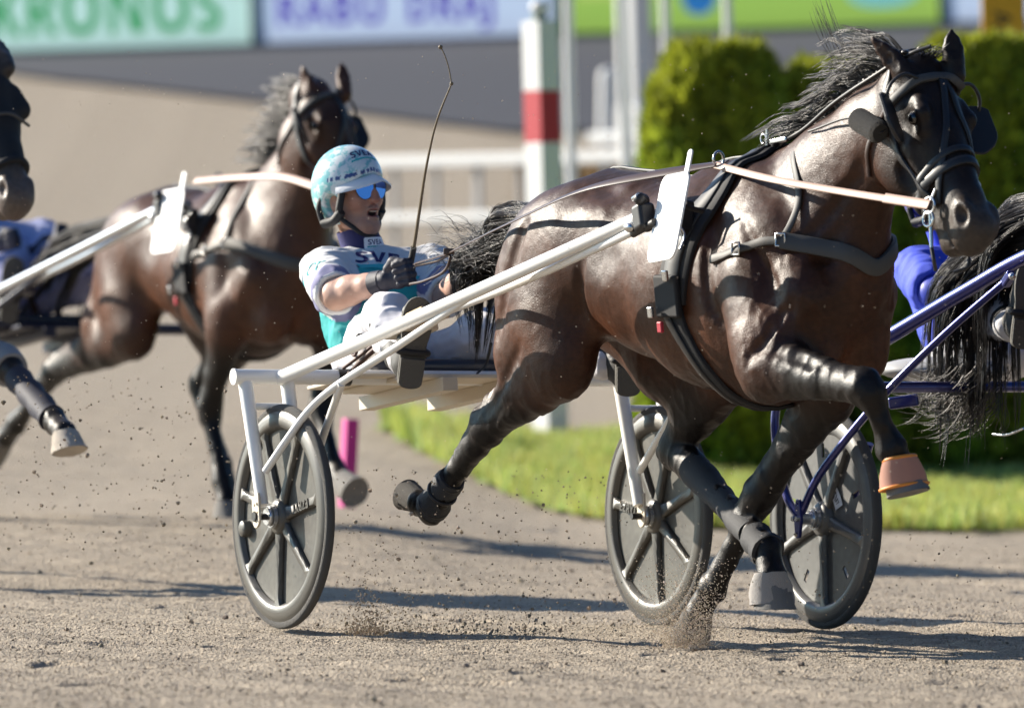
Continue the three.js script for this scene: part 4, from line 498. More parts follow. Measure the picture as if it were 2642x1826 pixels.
// wheel in its own axes: axle along z, outer face towards +z
function wheel(parent, c, turn, o = {}) {
  const w = new THREE.Group(); w.name = 'wheel'; w.position.set(...c); w.rotation.z = turn; if (o.flip) w.rotation.set(0, Math.PI, turn); parent.add(w); const R = 0.36, lat = (pr, m = 96) => new THREE.LatheGeometry(pr.map(([r, z]) => new THREE.Vector2(r, z)), m).rotateX(Math.PI / 2), dm = o.mat ?? SM.disc;
  const ty = []; for (let i = 0; i <= 20; i++) { const a = -2.2 + 4.4 * i / 20; ty.push([R - 0.0155 + 0.0155 * Math.cos(a), -0.0165 * Math.sin(a)]); }
  const tg = lat(ty, 160), U = tg.attributes.uv; for (let i = 0; i < U.count; i++) U.setXY(i, U.getY(i), U.getX(i) * 1.0); put(w, 'tyre', tg, SM.tyre);
  const face = [[R - 0.02, 0.012], [R - 0.03, 0.019], [R - 0.04, 0.021], [R - 0.05, 0.023], [R - 0.064, 0.024], [R - 0.074, 0.019], [R - 0.082, 0.006], [R - 0.09, 0.003], [0.12, 0.004], [0.058, 0.006]];
  put(w, 'rim', [lat([...face.slice(0, 7)]), lat(face.slice(0, 7).map(([r, z]) => [r, -z]).reverse())], dm);
  const N = o.n ?? 7, slots = o.slots; const sh = new THREE.Shape(); sh.absarc(0, 0, R - 0.078, 0, Math.PI * 2); if (slots) for (let i = 0; i < N; i++) { const a = 2 * Math.PI * (i + slots) / N, q = new THREE.Path(), r0 = 0.2, r1 = 0.245, wd = 0.009; q.moveTo(r0 * Math.cos(a) - wd * Math.sin(a), r0 * Math.sin(a) + wd * Math.cos(a)); q.lineTo(r1 * Math.cos(a) - wd * Math.sin(a), r1 * Math.sin(a) + wd * Math.cos(a)); q.lineTo(r1 * Math.cos(a) + wd * Math.sin(a), r1 * Math.sin(a) - wd * Math.cos(a)); q.lineTo(r0 * Math.cos(a) + wd * Math.sin(a), r0 * Math.sin(a) - wd * Math.cos(a)); if (i % 2 === 0 || o.allSlots) sh.holes.push(q); }
  put(w, 'disc_panel', new THREE.ExtrudeGeometry(sh, { depth: 0.006, bevelEnabled: false, curveSegments: 64 }).translate(0, 0, -0.003), dm);
  for (let i = 0; i < N; i++) for (const s of [1, -1]) { const a = 2 * Math.PI * i / N, f = new THREE.Shape(); f.moveTo(0.04, -0.024); f.quadraticCurveTo(0.1, -0.016, R - 0.1, -0.0155); f.quadraticCurveTo(R - 0.08, -0.017, R - 0.062, -0.04); f.lineTo(R - 0.062, 0.04); f.quadraticCurveTo(R - 0.08, 0.017, R - 0.1, 0.0155); f.quadraticCurveTo(0.1, 0.016, 0.04, 0.024); f.closePath(); const g = new THREE.ExtrudeGeometry(f, { depth: 0.008, bevelEnabled: true, bevelThickness: 0.009, bevelSize: 0.006, bevelOffset: -0.006, bevelSegments: 4, curveSegments: 10 }); g.translate(0, 0, 0.002); if (s < 0) g.rotateX(Math.PI); g.rotateZ(a * s); put(w, 'spoke', toCreasedNormals(g, 0.9), dm); }
  put(w, 'hub', [lat([[0.06, 0.004], [0.056, 0.022], [0.046, 0.028], [0.034, 0.03], [0.03, 0.05], [0.001, 0.05]]), lat([[0.001, -0.05], [0.03, -0.05], [0.034, -0.03], [0.046, -0.028], [0.056, -0.022], [0.06, -0.004]])], dm);
  put(w, 'hub_cap', [cyl(0.027, 0.03, 0.012, 28).rotateX(Math.PI / 2).translate(0, 0, 0.054), cyl(0.036, 0.036, 0.012, 28).rotateX(Math.PI / 2).translate(0, 0, 0.04), cyl(0.03, 0.03, 0.11, 20).rotateX(Math.PI / 2)], SM.chrome);
  if (o.text) { const t = new TextGeometry(o.text, { font, size: 0.03, depth: 0.004, curveSegments: 4 }); t.computeBoundingBox(); const bw = t.boundingBox.max.x; t.translate(-bw / 2, -0.014, 0); if (o.textTurn) t.rotateZ(o.textTurn); t.translate(0.175, 0, 0.0185); t.rotateZ(2 * Math.PI * (o.textAt ?? 0) / N); put(w, 'lettering', t, dm); }
  if (o.valve) { const g = cyl(0.026, 0.028, 0.026, 26); g.rotateX(Math.PI / 2); put(w, 'valve_boss', [g.translate(R - 0.105, 0, 0.012), new THREE.SphereGeometry(0.026, 20, 10).scale(1, 1, 0.3).translate(R - 0.105, 0, 0.025)].map((q) => q.rotateZ(o.valve)), dm); }
  if (o.sticker) { const g = new THREE.ShapeGeometry((() => { const q = new THREE.Shape(); q.absarc(0, 0, 0.135, 0.15, 0.85); q.absarc(0, 0, 0.085, 0.85, 0.15, true); return q; })(), 12); const p = g.attributes.position, u = g.attributes.uv; for (let i = 0; i < p.count; i++) { const r = Math.hypot(p.getX(i), p.getY(i)), a = Math.atan2(p.getY(i), p.getX(i)); u.setXY(i, (a - 0.15) / 0.7, (r - 0.085) / 0.05); } const tx = canvasTex(256, 96, (c) => { c.fillStyle = '#c9ccd4'; c.fillRect(0, 0, 256, 96); c.fillStyle = '#24262e'; c.font = 'bold 66px sans-serif'; c.textAlign = 'center'; c.fillText('FMT', 128, 72); }); put(w, 'sticker', g.rotateZ(o.sticker).translate(0, 0, 0.0075), std([1, 1, 1], 0.5, { map: tx })); }
  return w;
}
const up3 = (p, dy) => [p[0], p[1] + dy, p[2]];
const sulky1 = thing('racing_sulky', 'white racing sulky with grey disc wheels behind the nearest horse', 'sulky', [0.000, 0, 0.000], -1.0996);
{
  const g = sulky1, W = SM.white, X = -0.135, Y = 0.805, cy_ = 0.36, zw = 0.68;
  put(g, 'crossbar', [rod([X, Y, 0.79], [X, Y, -0.79], 0.0242, 20), ...[1, -1].map((s) => place(cyl(0.0265, 0.0265, 0.008, 24).rotateX(Math.PI / 2), [X, Y, 0.795 * s]))], W);
  for (const s of [1, -1]) {
    const shaft = s > 0 ? [[X, Y - 0.005, 0.635], [1.056, 1.077, 0.55], [1.998, 1.31, 0.46]] : [[X, Y - 0.005, -0.635], [0.9, 1.08, -0.5], [1.85, 1.31, -0.41]];
    put(g, 'shaft', tube(shaft, (t) => 0.0228 - 0.0035 * t, { m: 18, n: 30 }), W);
    const low = s > 0 ? [[0.612, 1.018, 0.42], [1.227, 1.111, 0.47], [1.702, 1.209, 0.47], [1.987, 1.274, 0.46]] : [[0.62, 0.9, -0.36], [1.2, 1.1, -0.39], [1.83, 1.28, -0.41]];
    put(g, 'shaft_rail', tube(low, 0.0135, { m: 12, n: 30 }), W);
    { const e = s > 0 ? [2.023, 1.316, 0.46] : [1.87, 1.318, -0.41]; put(g, 'shaft_coupling', [place(box(0.06, 0.085, 0.06, 0.016), add(e, [0.01, -0.005, 0]), frameQ([1, 0.3, 0], [0, 1, 0])), place(new THREE.SphereGeometry(0.022, 14, 10), add(e, [0.0, 0.045, 0])), place(new THREE.SphereGeometry(0.02, 14, 10), add(e, [0.02, 0.05, 0.02])), rod(add(e, [-0.05, -0.055, 0.005]), add(e, [0.08, -0.02, 0.0]), 0.012)], M.strapBlack); put(g, 'coupling_pin', place(new THREE.SphereGeometry(0.016, 12, 8).scale(1.6, 1, 1), add(e, [-0.045, -0.035, 0.02])), M.steel); put(g, 'coupling_pin', rod(add(e, [-0.02, 0.05, 0.02]), add(e, [0.03, 0.06, 0.03]), 0.008), M.steel); }
    const fo = [X * 0.02, cy_ + 0.035, 0.752 * s], fi = [X * 0.02, cy_ + 0.035, 0.61 * s];
    put(g, 'fork_leg', tube([[X, Y - 0.02, 0.755 * s], mixv([X, Y - 0.02, 0.755 * s], fo, 0.6), fo], (t) => 0.0238 - 0.004 * t, { m: 16 }), W);
    put(g, 'fork_leg', tube([[X, Y - 0.02, 0.605 * s], mixv([X, Y - 0.02, 0.605 * s], fi, 0.6), fi], (t) => 0.0238 - 0.004 * t, { m: 16 }), W);
    put(g, 'fork_brace', rod([X * 0.8, Y - 0.095, 0.755 * s], [X * 0.8, Y - 0.095, 0.605 * s], 0.011), W);
    for (const z of [0.757, 0.607]) { const b = new THREE.Shape(); b.moveTo(-0.03, 0.06); b.lineTo(0.016, 0.075); b.lineTo(0.028, -0.01); b.quadraticCurveTo(0.02, -0.034, 0, -0.036); b.quadraticCurveTo(-0.014, -0.034, -0.02, -0.015); b.closePath(); for (const [hx, hy, hr] of [[-0.008, 0.035, 0.0055], [0.009, 0.04, 0.0055], [0.013, 0.012, 0.005]]) { const q = new THREE.Path(); q.absarc(hx, hy, hr, 0, 6.283); b.holes.push(q); } put(g, 'axle_plate', new THREE.ExtrudeGeometry(b, { depth: 0.006, bevelSize: 0.001, bevelThickness: 0.001, bevelSegments: 1 }).translate(0, cy_, (z + 0.014) * s), SM.cream); }
    put(g, 'axle_bolt', [place(cyl(0.011, 0.011, 0.2, 6).rotateX(Math.PI / 2), [0, cy_, zw * s]), place(cyl(0.017, 0.017, 0.012, 6).rotateX(Math.PI / 2), [-0.002, cy_, (zw + 0.098) * s])], SM.blackTape);
    const st = s > 0 ? [[1.121, 1.094, 0.545], [0.624, 0.914, 0.58], [0.275, 0.76, 0.66], [0.189, 0.695, 0.69], [0.106, 0.594, 0.73], [0.033, 0.505, 0.76]] : [[0.9, 1.06, -0.5], [0.55, 0.9, -0.58], [0.3, 0.76, -0.64], [0.22, 0.7, -0.68], [0.1, 0.6, -0.72], [-0.04, 0.5, -0.745]];
    put(g, 'stay', tube(st, 0.0125, { m: 12, n: 40 }), W);
    put(g, 'stay', s > 0 ? tube([mixv(st[1], st[2], 0.8), [0.08, 0.6, 0.585], [0.0, 0.42, 0.6]], 0.0125, { m: 12 }) : rod([0.008, 0.509, -0.605], [0.42, 0.781, -0.56], 0.0125), W);
  }
  // spokes turned as in the photograph: lettering on the spoke that points forward and up
  wheel(g, [0, cy_, zw], 0.22, { text: 'EZRYT', textAt: 0, textTurn: Math.PI, valve: 3.32 - 0.22 });
  wheel(g, [0, cy_, -zw], 0, { text: 'EZRYT', textAt: 3, textTurn: Math.PI * 1.0, mat: SM.disc });
  g.children[g.children.length - 1].rotation.z = 0.33;
  put(g, 'tape', rod([X, Y, 0.43], [X, Y, 0.385], 0.028, 20), SM.blackTape);
  // seat: board on two bearers, cushion, side straps
  const tilt = new THREE.Quaternion().setFromAxisAngle(V([0, 0, 1]), 0.12), T = (geo, p) => place(geo, p, tilt);
  put(g, 'seat_bearer', T(box(0.62, 0.045, 0.055, 0.003), [-0.22, 0.752, 0.13]), SM.cream); put(g, 'seat_bearer', T(box(0.62, 0.045, 0.055, 0.003), [-0.22, 0.752, -0.12]), SM.cream);
  put(g, 'seat_board', T(box(0.5, 0.014, 0.52, 0.004), [-0.2, 0.784, 0]), SM.cream);
  put(g, 'side_board', T(box(0.4, 0.012, 0.16, 0.004), [-0.26, 0.79, 0.3]), SM.cream);
  put(g, 'seat_cushion', T(box(0.44, 0.05, 0.5, 0.022), [-0.4, 0.818, 0.03]), SM.pad);
  put(g, 'seat_strap', tube([[-0.1, 0.82, -0.06], [0.05, 0.86, -0.02], [0.12, 0.92, 0.0]], 0.004), SM.blackTape);
  for (const [a, b, c] of [[[-0.347, 0.82, 0], [-0.363, 0.892, 0.02], [-0.3, 0.972, 0.08]], [[-0.365, 0.838, -0.1], [-0.354, 0.915, -0.1], [-0.311, 0.969, -0.12]]]) { const P = curve([a, b, c], 12); put(g, 'leather_strap', band(P, P.map(() => [0.7, 0.3, 0.4]), 0.03, 0.004), SM.strapBr); }
  // foot rests: wooden block and bracket on each shaft
  for (const s of [1, -1]) { const c = s > 0 ? [0.4, 0.995, 0.4] : [0.42, 0.97, -0.4], d = s > 0 ? norm(sub([0.643, 1.038, 0.42], [0.235, 0.948, 0.42])) : norm([1, 0.38, 0.1]); put(g, 'foot_rest', place(box(0.24, 0.035, 0.1, 0.004), c, frameQ(d, [0, 1, 0])), SM.wood); put(g, 'foot_bracket', place(box(0.16, 0.03, 0.12, 0.004), add(c, [-0.06, -0.035, 0]), frameQ(d, [0, 1, 0])), SM.cream); }
  { const a = [X + 0.03, Y + 0.01, 0.4], b = [0.002, 0.886, 0.4], c = [0.172, 0.968, 0.35]; put(g, 'quick_release', [tube([a, add(b, [0, -0.02, 0]), c], 0.009), tube([add(a, [0, 0.02, 0.02]), b, add(c, [0, 0.02, 0])], 0.006), place(new THREE.TorusGeometry(0.02, 0.005, 8, 18), add(b, [-0.03, 0.01, 0.02]), frameQ([1, 0.4, 0], [0, 1, 0]))], SM.strapBr); for (const t of [0.35, 0.6]) put(g, 'strap_buckle', place(box(0.02, 0.05, 0.05, 0.004), add(mixv(a, c, t), [-0.02, 0.055, 0]), frameQ(sub(c, a), [0, 1, 0])), SM.blackTape); }
}

// ------------------------------------------------------------------ drivers
const clothBump = noiseTex(512, 512, (u, v) => { const n = tn(u, v, 9, 11) * 0.6 + tn(u * 1, v, 22, 12) * 0.35; return [0.5 + n * 0.7]; });
const weave = noiseTex(256, 256, (u, v) => [0.5 + 0.25 * Math.sin(u * 400) * Math.sin(v * 400) + 0.4 * tn(u, v, 20, 13)]);
const skinTex = noiseTex(256, 256, (u, v) => { const n = tn(u, v, 8, 14) * 0.5 + tn(u, v, 50, 15) * 0.3; return [0.92 + n * 0.1, 0.9 + n * 0.18, 0.88 + n * 0.2]; }, true);
const DM = {
  skin: phy([1, 1, 1], 0.5, { vertexColors: true, map: skinTex, bumpMap: weave, bumpScale: 0.0006, specularIntensity: 0.7 }), cloth: std([1, 1, 1], 0.8, { vertexColors: true, bumpMap: clothBump, bumpScale: 0.008 }), glove: std([0.026, 0.026, 0.042], 0.6, { bumpMap: weave, bumpScale: 0.002 }),
  helmet: phy([1, 1, 1], 0.3, { vertexColors: true, clearcoat: 0.8, clearcoatRoughness: 0.12 }), black: std([0.018, 0.018, 0.02], 0.6, { bumpMap: weave, bumpScale: 0.001 }), lens: phy([0.1, 0.28, 0.85], 0.04, { metalness: 1, clearcoat: 1 }), frame: std([0.03, 0.028, 0.025], 0.3, { metalness: 0.6 }), bootSole: std([0.105, 0.1, 0.088], 0.85, { bumpMap: weave, bumpScale: 0.004 }), boot: std([0.035, 0.034, 0.032], 0.6, { bumpMap: weave, bumpScale: 0.002 }),
  cork: std([0.16, 0.12, 0.07], 0.6), mouth: std([0.03, 0.008, 0.008], 0.5), print: (t) => std([1, 1, 1], 0.75, { map: t, alphaTest: 0.5, side: THREE.DoubleSide }),
};
const words = (w, h, draw) => canvasTex(w, h, (c) => { c.clearRect(0, 0, w, h); c.textAlign = 'center'; c.textBaseline = 'middle'; draw(c); });
function driver(g, o = {}) { // everything in the sulky's own axes
  const P = { hip: [-0.53, 0.93, 0.085], neck: [-0.735, 1.148, 0.01], shR: [-0.7, 1.148, 0.208], shL: [-0.7, 1.161, -0.201], elR: [-0.44, 1.072, 0.288], wrR: [-0.23, 1.119, 0.213], elL: [-0.46, 1.07, -0.132], wrL: [-0.24, 1.137, -0.072], knR: [-0.03, 1.01, 0.297], knL: [-0.02, 1.04, -0.3], anR: add(o.heelR ?? [0.37, 0.795, 0.42], [-0.06, 0.045, -0.02]), anL: add(o.heelL ?? [0.37, 0.795, -0.42], [-0.06, 0.045, 0.02]) }, K = o.colors, det = o.detail ?? 1, cell = 0.0062 / det;
  // torso and sleeves
  const J = new Field(), A = norm(sub(P.neck, P.hip)), fr = cross([0, 0, 1], A).map((x) => -x), mid = (t) => mixv(P.hip, P.neck, t);
  J.chain([[...mid(-0.05), 0.132, 0.17], [...mid(0.25), 0.135, 0.17], [...mid(0.5), 0.136, 0.175], [...mid(0.7), 0.12, 0.185], [...mid(0.86), 0.085, 0.13]], { k: 0.06, ks: 0.05 });
  J.chain([[...mixv(P.shR, P.shL, 0.08), 0.064, 0.064], [...mixv(P.shR, P.shL, 0.5), 0.062, 0.07], [...mixv(P.shR, P.shL, 0.92), 0.064, 0.064]], { k: 0.07 });
  J.chain([[...mid(0.84), 0.062, 0.08], [...mid(0.97), 0.05, 0.056]], { k: 0.04 });
  for (const [s, e] of [[P.shR, P.elR], [P.shL, P.elL]]) { const t = norm(sub(e, s)); J.chain([[...add(s, t, -0.01), 0.078, 0.074], [...mixv(s, e, 0.45), 0.08, 0.072], [...mixv(s, e, 0.86), 0.083, 0.07]], { k: 0.04 }); J.cutEll(add(mixv(s, e, 1.0), t, 0.055), [0.085, 0.085, 0.085], { k: 0.012 }); }
  J.warp = (x, y, z) => { const q = x * 6 + y * 9, r = fbm(x * 9 + 3, y * 7, z * 9, 3); return 0.009 * r - 0.006 * Math.pow(1 - Math.abs(nz(x * 11 + q * 0.2, y * 14, z * 9)), 5); };
  const cuffD = (p) => { let m = 9; for (const [s, e] of [[P.shR, P.elR], [P.shL, P.elL]]) { const d = sub(e, s), t = dot(sub(p, s), d) / dot(d, d), r = len(sub(p, add(s, d, t))); if (r < 0.11 && t > 0.1) m = Math.min(m, Math.abs(t - 0.86)); } return m; };
  put(g, 'jersey', J.mesh(cell, { color: (x, y, z) => { const p = [x, y, z], t = dot(sub(p, P.hip), A) / len(sub(P.neck, P.hip)), ft = dot(sub(p, P.hip), fr); let inArm = false; for (const [s, e] of [[P.shR, P.elR], [P.shL, P.elL]]) { const d = sub(e, s), tt = dot(sub(p, s), d) / dot(d, d); if (tt > 0.12 && len(sub(p, add(s, d, tt))) < 0.105) inArm = true; } const w = t + 0.05 * Math.sin(z * 14) + 0.02 * nz(x * 20, y * 20, z * 20); let c = inArm || w > 0.66 ? K.top : w > 0.635 ? K.trim : K.low; if (inArm && cuffD(p) < 0.11) c = K.cuff; if (t > 0.94 && len(sub(p, P.neck)) < 0.085) c = K.trim; return c.map((q) => q * (1 + 0.06 * nz(x * 30, y * 30, z * 30))); } }), DM.cloth);
  // collar
  const cl0 = mid(0.96), cl1 = add(add(o.head.c, o.head.u, -0.088), o.head.f, -0.006); put(g, 'collar', tube([cl0, mixv(cl0, cl1, 0.5), cl1], (t) => 0.074 - 0.009 * t, { m: 28, cap: false }), std(K.trim, 0.8, { side: THREE.DoubleSide }));
  // bare skin: neck, face, forearms as one surface
  const H = o.head, S = new Field(), hp = (x, y, z) => add(add(add(H.c, H.f, x), H.u, y), H.r, z), ax = [H.f, H.u, H.r], sd = { side: H.r };
  const n = (x, y, z, a, b) => [...hp(x, y, z), a, b ?? a];
  S.ell(hp(-0.012, 0.062, 0), [0.098, 0.104, 0.078], { ax, k: 0.03 });
  S.chain([n(0.035, 0.03, 0, 0.058, 0.06), n(0.035, -0.03, 0, 0.056, 0.055), n(0.045, -0.075, 0, 0.04, 0.042)], { ...sd, k: 0.03 });
  S.chain([n(0.078, -0.092, 0, 0.021, 0.026)], { ...sd, k: 0.025 });
  for (const s of [1, -1]) { S.chain([n(-0.005, -0.04, 0.056 * s, 0.022), n(0.02, -0.078, 0.05 * s, 0.02), n(0.068, -0.098, 0.018 * s, 0.018)], { ...sd, k: 0.025 }); S.ell(hp(0.062, -0.006, 0.045 * s), [0.024, 0.018, 0.018], { ax, k: 0.03 }); S.chain([n(0.085, 0.05, 0.012 * s, 0.012), n(0.075, 0.05, 0.045 * s, 0.012)], { ...sd, k: 0.02 }); S.cutEll(hp(0.1, 0.028, 0.032 * s), [0.018, 0.014, 0.02], { ax, k: 0.015 }); S.ell(hp(0.105, -0.012, 0.012 * s), [0.012, 0.009, 0.009], { ax, k: 0.01 }); S.cutChain([n(0.102, -0.015, 0.024 * s, 0.003), n(0.085, -0.06, 0.036 * s, 0.003)], { ...sd, k: 0.012 }); S.ell(hp(-0.008, -0.006, 0.078 * s), [0.02, 0.034, 0.011], { ax, k: 0.006 }); S.cutEll(hp(-0.003, -0.004, 0.092 * s), [0.012, 0.022, 0.01], { ax, k: 0.005 }); }
  S.chain([n(0.09, 0.04, 0, 0.01, 0.01), n(0.105, 0.01, 0, 0.011, 0.011), n(0.115, -0.01, 0, 0.0125, 0.0135)], { ...sd, k: 0.012 });
  S.chain([n(0.095, -0.04, 0.02, 0.0065), n(0.102, -0.037, 0, 0.0075), n(0.095, -0.04, -0.02, 0.0065)], { ...sd, k: 0.008 }); S.chain([n(0.09, -0.068, 0.018, 0.007), n(0.097, -0.07, 0, 0.0085), n(0.09, -0.068, -0.018, 0.007)], { ...sd, k: 0.008 });
  S.cutEll(hp(0.098, -0.054, 0), [0.024, 0.0105, 0.021], { ax, k: 0.005 });
  S.chain([n(-0.02, -0.04, 0, 0.056, 0.056), [...mid(1.12), 0.058, 0.06], [...mid(0.95), 0.06, 0.065]], { k: 0.03 });
  const head = S.mesh(0.0036 / det, { color: (x, y, z) => { const p = sub([x, y, z], H.c), a = dot(p, H.f), b = dot(p, H.u), c = dot(p, H.r), m = fbm(x * 20, y * 20, z * 20, 2); let q = mixv([0.5, 0.27, 0.195], [0.56, 0.33, 0.26], 0.5 + m); q = mixv(q, [0.46, 0.17, 0.13], 0.55 * sstep(0.05, 0.0, Math.hypot(a - 0.115, b + 0.01, c)) + 0.35 * sstep(0.045, 0.01, Math.hypot(a - 0.06, b + 0.012, Math.abs(c) - 0.05))); if (Math.hypot((a - 0.1) * 0.6, b + 0.054, c * 0.6) < 0.0165) q = [0.38, 0.13, 0.11]; if (a > 0.06 && Math.hypot(b + 0.054, c * 0.5) < 0.0085 && a < 0.093) q = [0.04, 0.012, 0.012]; if (b < -0.03 && a > 0.0 && m > 0.05) q = mixv(q, [0.33, 0.22, 0.18], 0.35); return q; } });
  const R = new Field(); for (const [s, e, w, z] of [[P.shR, P.elR, P.wrR, 1], [P.shL, P.elL, P.wrL, -1]]) { const t = norm(sub(w, e)), dn = norm(sub([0, -1, 0], t.map((x) => x * -t[1]))); R.chain([[...mixv(s, e, 0.4), 0.052, 0.05], [...e, 0.047, 0.046]], { k: 0.03 }); R.chain([[...e, 0.046, 0.044], [...mixv(e, w, 0.3), 0.049, 0.043], [...mixv(e, w, 0.65), 0.04, 0.036], [...w, 0.03, 0.033]], { k: 0.03 }); R.chain([[...add(mixv(e, w, 0.05), dn, -0.022), 0.03, 0.028], [...add(mixv(e, w, 0.4), dn, -0.014), 0.024, 0.022], [...add(mixv(e, w, 0.8), dn, -0.005), 0.012, 0.012]], { k: 0.015 }); R.chain([[...add(mixv(e, w, 0.0), dn, 0.018), 0.03, 0.03], [...add(mixv(e, w, 0.45), dn, 0.018), 0.022, 0.022]], { k: 0.012 }); }
  R.warp = (x, y, z) => 0.0022 * fbm(x * 22, y * 22, z * 22, 2);
  const arms = R.mesh(cell * 0.9, { color: (x, y, z) => o.arms ?? mixv([0.62, 0.39, 0.31], [0.7, 0.47, 0.39], 0.5 + fbm(x * 12, y * 12, z * 12, 2)) });
  put(g, 'body', [head, arms], DM.skin);
  // trousers
  const T = new Field(); T.chain([[-0.56, 0.88, 0.085, 0.09, 0.16], [-0.46, 0.86, 0.085, 0.07, 0.16]], { k: 0.05 });
  for (const [s, k, a] of [[1, P.knR, P.anR], [-1, P.knL, P.anL]]) { const h = [-0.49, 0.845, 0.075 + 0.1 * s]; T.chain([[...h, 0.07, 0.08], [...mixv(h, k, 0.5), 0.07, 0.073], [...k, 0.06, 0.06], [...mixv(k, a, 0.4), 0.062, 0.058], [...mixv(k, a, 0.85), 0.05, 0.05]], { k: 0.04, ks: 0.07 }); }
  T.warp = (x, y, z) => 0.009 * fbm(x * 9, y * 9, z * 9, 3) - 0.007 * Math.pow(1 - Math.abs(nz(x * 16, y * 10, z * 12)), 5);
  put(g, 'trousers', T.mesh(cell, { color: (x, y, z) => K.legs.map((q) => q * (1 + 0.05 * nz(x * 9, y * 9, z * 9))) }), DM.cloth);
  // boots, soles turned to the front
  for (const [s, k, a, heel] of [[1, P.knR, P.anR, o.heelR ?? [0.37, 0.795, 0.42]], [-1, P.knL, P.anL, o.heelL ?? [0.37, 0.795, -0.42]]]) {
    const L = norm([0.12, 0.98, -0.06 * s]), N = norm(sub([0.93, -0.1, 0.3], L.map((x) => x * dot(L, [0.93, -0.1, 0.3])))), W = cross(N, L), at = (l, w, d) => add(add(add(heel, L, l), W, w), N, d), b = new THREE.Group(); b.name = 'boot'; g.add(b);
    const F = new Field(); F.chain([[...at(0.045, 0, -0.05), 0.05, 0.042], [...at(0.14, 0, -0.045), 0.048, 0.045], [...at(0.22, 0, -0.03), 0.032, 0.045]], { side: W, k: 0.03 }); F.chain([[...at(0.06, 0, -0.07), 0.05, 0.046], [...mixv(k, a, 0.75), 0.056, 0.056], [...mixv(k, a, 0.5), 0.062, 0.062]], { k: 0.03 }); F.warp = (x, y, z) => 0.004 * fbm(x * 14, y * 14, z * 14, 2);
    put(b, 'upper', F.mesh(cell, {}), DM.boot);
    const sh = new THREE.Shape(); sh.moveTo(0.0, 0.035); sh.bezierCurveTo(-0.022, 0.03, -0.022, -0.03, 0.0, -0.037); sh.bezierCurveTo(0.06, -0.044, 0.1, -0.036, 0.13, -0.04); sh.bezierCurveTo(0.2, -0.06, 0.27, -0.05, 0.272, 0.0); sh.bezierCurveTo(0.27, 0.048, 0.2, 0.052, 0.13, 0.036); sh.bezierCurveTo(0.1, 0.034, 0.06, 0.04, 0.0, 0.035);
    const q = new THREE.Quaternion().setFromRotationMatrix(new THREE.Matrix4().makeBasis(V(L), V(W), V(N))), ex = (s2, d) => new THREE.ExtrudeGeometry(s2, { depth: d, bevelEnabled: true, bevelSize: 0.003, bevelThickness: 0.003, bevelSegments: 2, curveSegments: 14 });
    put(b, 'sole', place(ex(sh, 0.012), heel, q), DM.bootSole); const hs = new THREE.Shape(); hs.moveTo(0.0, 0.034); hs.bezierCurveTo(-0.02, 0.028, -0.02, -0.028, 0, -0.035); hs.lineTo(0.075, -0.038); hs.lineTo(0.075, 0.035); hs.closePath(); put(b, 'heel', place(ex(hs, 0.014), add(heel, N, 0.012), q), DM.bootSole);
    put(b, 'boot_strap', tube([at(0.1, -0.048, -0.03), at(0.098, -0.046, 0.012), at(0.096, 0, 0.019), at(0.098, 0.044, 0.012), at(0.1, 0.048, -0.03)], 0.011, { m: 8 }), DM.black);
  }
  // gloves: palm, four bent fingers and a thumb closed on the reins
  for (const [e, w, s, gr] of [[P.elR, P.wrR, 1, o.gripR ?? [0.28, 0.95, -0.1]], [P.elL, P.wrL, -1, [0.2, 0.95, 0.1]]]) {
    const d0 = norm(sub(w, e)), d = norm(add(d0, [0.05, 0.12, -0.2 * s])), Wd = norm(sub(gr, d.map((x) => x * dot(d, gr)))), N = cross(d, Wd).map((x) => x * -s), c = add(w, d, 0.045), at = (a, b, n2) => add(add(add(c, d, a), Wd, b), N, n2 * (s > 0 ? 1 : 1)), F = new Field();
    const nn = s > 0 ? 1 : 1; F.chain([[...add(w, d0, -0.03), 0.036, 0.036], [...add(w, d, 0.012), 0.033, 0.036]], { k: 0.015 }); F.ell(at(0.01, 0, 0), [0.046, 0.043, 0.024], { ax: [d, Wd, N], k: 0.015 });
    [0.033, 0.011, -0.011, -0.032].forEach((b, i) => { const l = [0.92, 1, 0.95, 0.78][i]; F.chain([[...at(0.036, b, 0.006), 0.0125], [...at(0.036 + 0.034 * l, b, -0.002), 0.0118], [...at(0.04 + 0.03 * l, b, -0.03 * l - 0.004), 0.0108], [...at(0.03, b * 0.95, -0.04 * l - 0.006), 0.0095]], { k: 0.005, ks: 0.006 }); });
    F.chain([[...at(-0.015, 0.032, -0.012), 0.016], [...at(0.018, 0.048, -0.024), 0.0135], [...at(0.05, 0.04, -0.03), 0.0115]], { k: 0.008 });
    F.warp = (x, y, z) => 0.0012 * fbm(x * 40, y * 40, z * 40, 2); put(g, 'glove', F.mesh(0.0034 / det, {}), DM.glove);
    if (s > 0) { put(g, 'glove_cuff', tube([add(w, d0, -0.05), add(w, d0, -0.03), add(w, d0, -0.008)], (t) => 0.041 - 0.004 * t, { m: 20 }), DM.glove); put(g, 'glove_strap', place(box(0.035, 0.03, 0.008, 0.003), add(add(w, Wd, 0.012), N, 0.036), frameQ(d, Wd)), DM.black); o.handR = { c: at(0.035, 0, -0.018), W: Wd }; }
  }
  // helmet with visor, guards, chin strap, glasses
  const He = new Field(); He.ell(hp(-0.014, 0.07, 0), [0.122, 0.113, 0.103], { ax, k: 0.03 }); He.ell(hp(-0.04, 0.02, 0), [0.105, 0.125, 0.106], { ax, k: 0.05 });
  He.cutEll(hp(0.125, -0.048, 0), [0.135, 0.124, 0.15], { ax, k: 0.012 }); He.cutPlane(hp(0, -0.082, 0), H.u.map((x, i) => -x - H.f[i] * 0.12)); for (const s of [1, -1]) He.cutEll(hp(0.0, -0.02, 0.11 * s), [0.032, 0.042, 0.05], { ax, k: 0.01 });
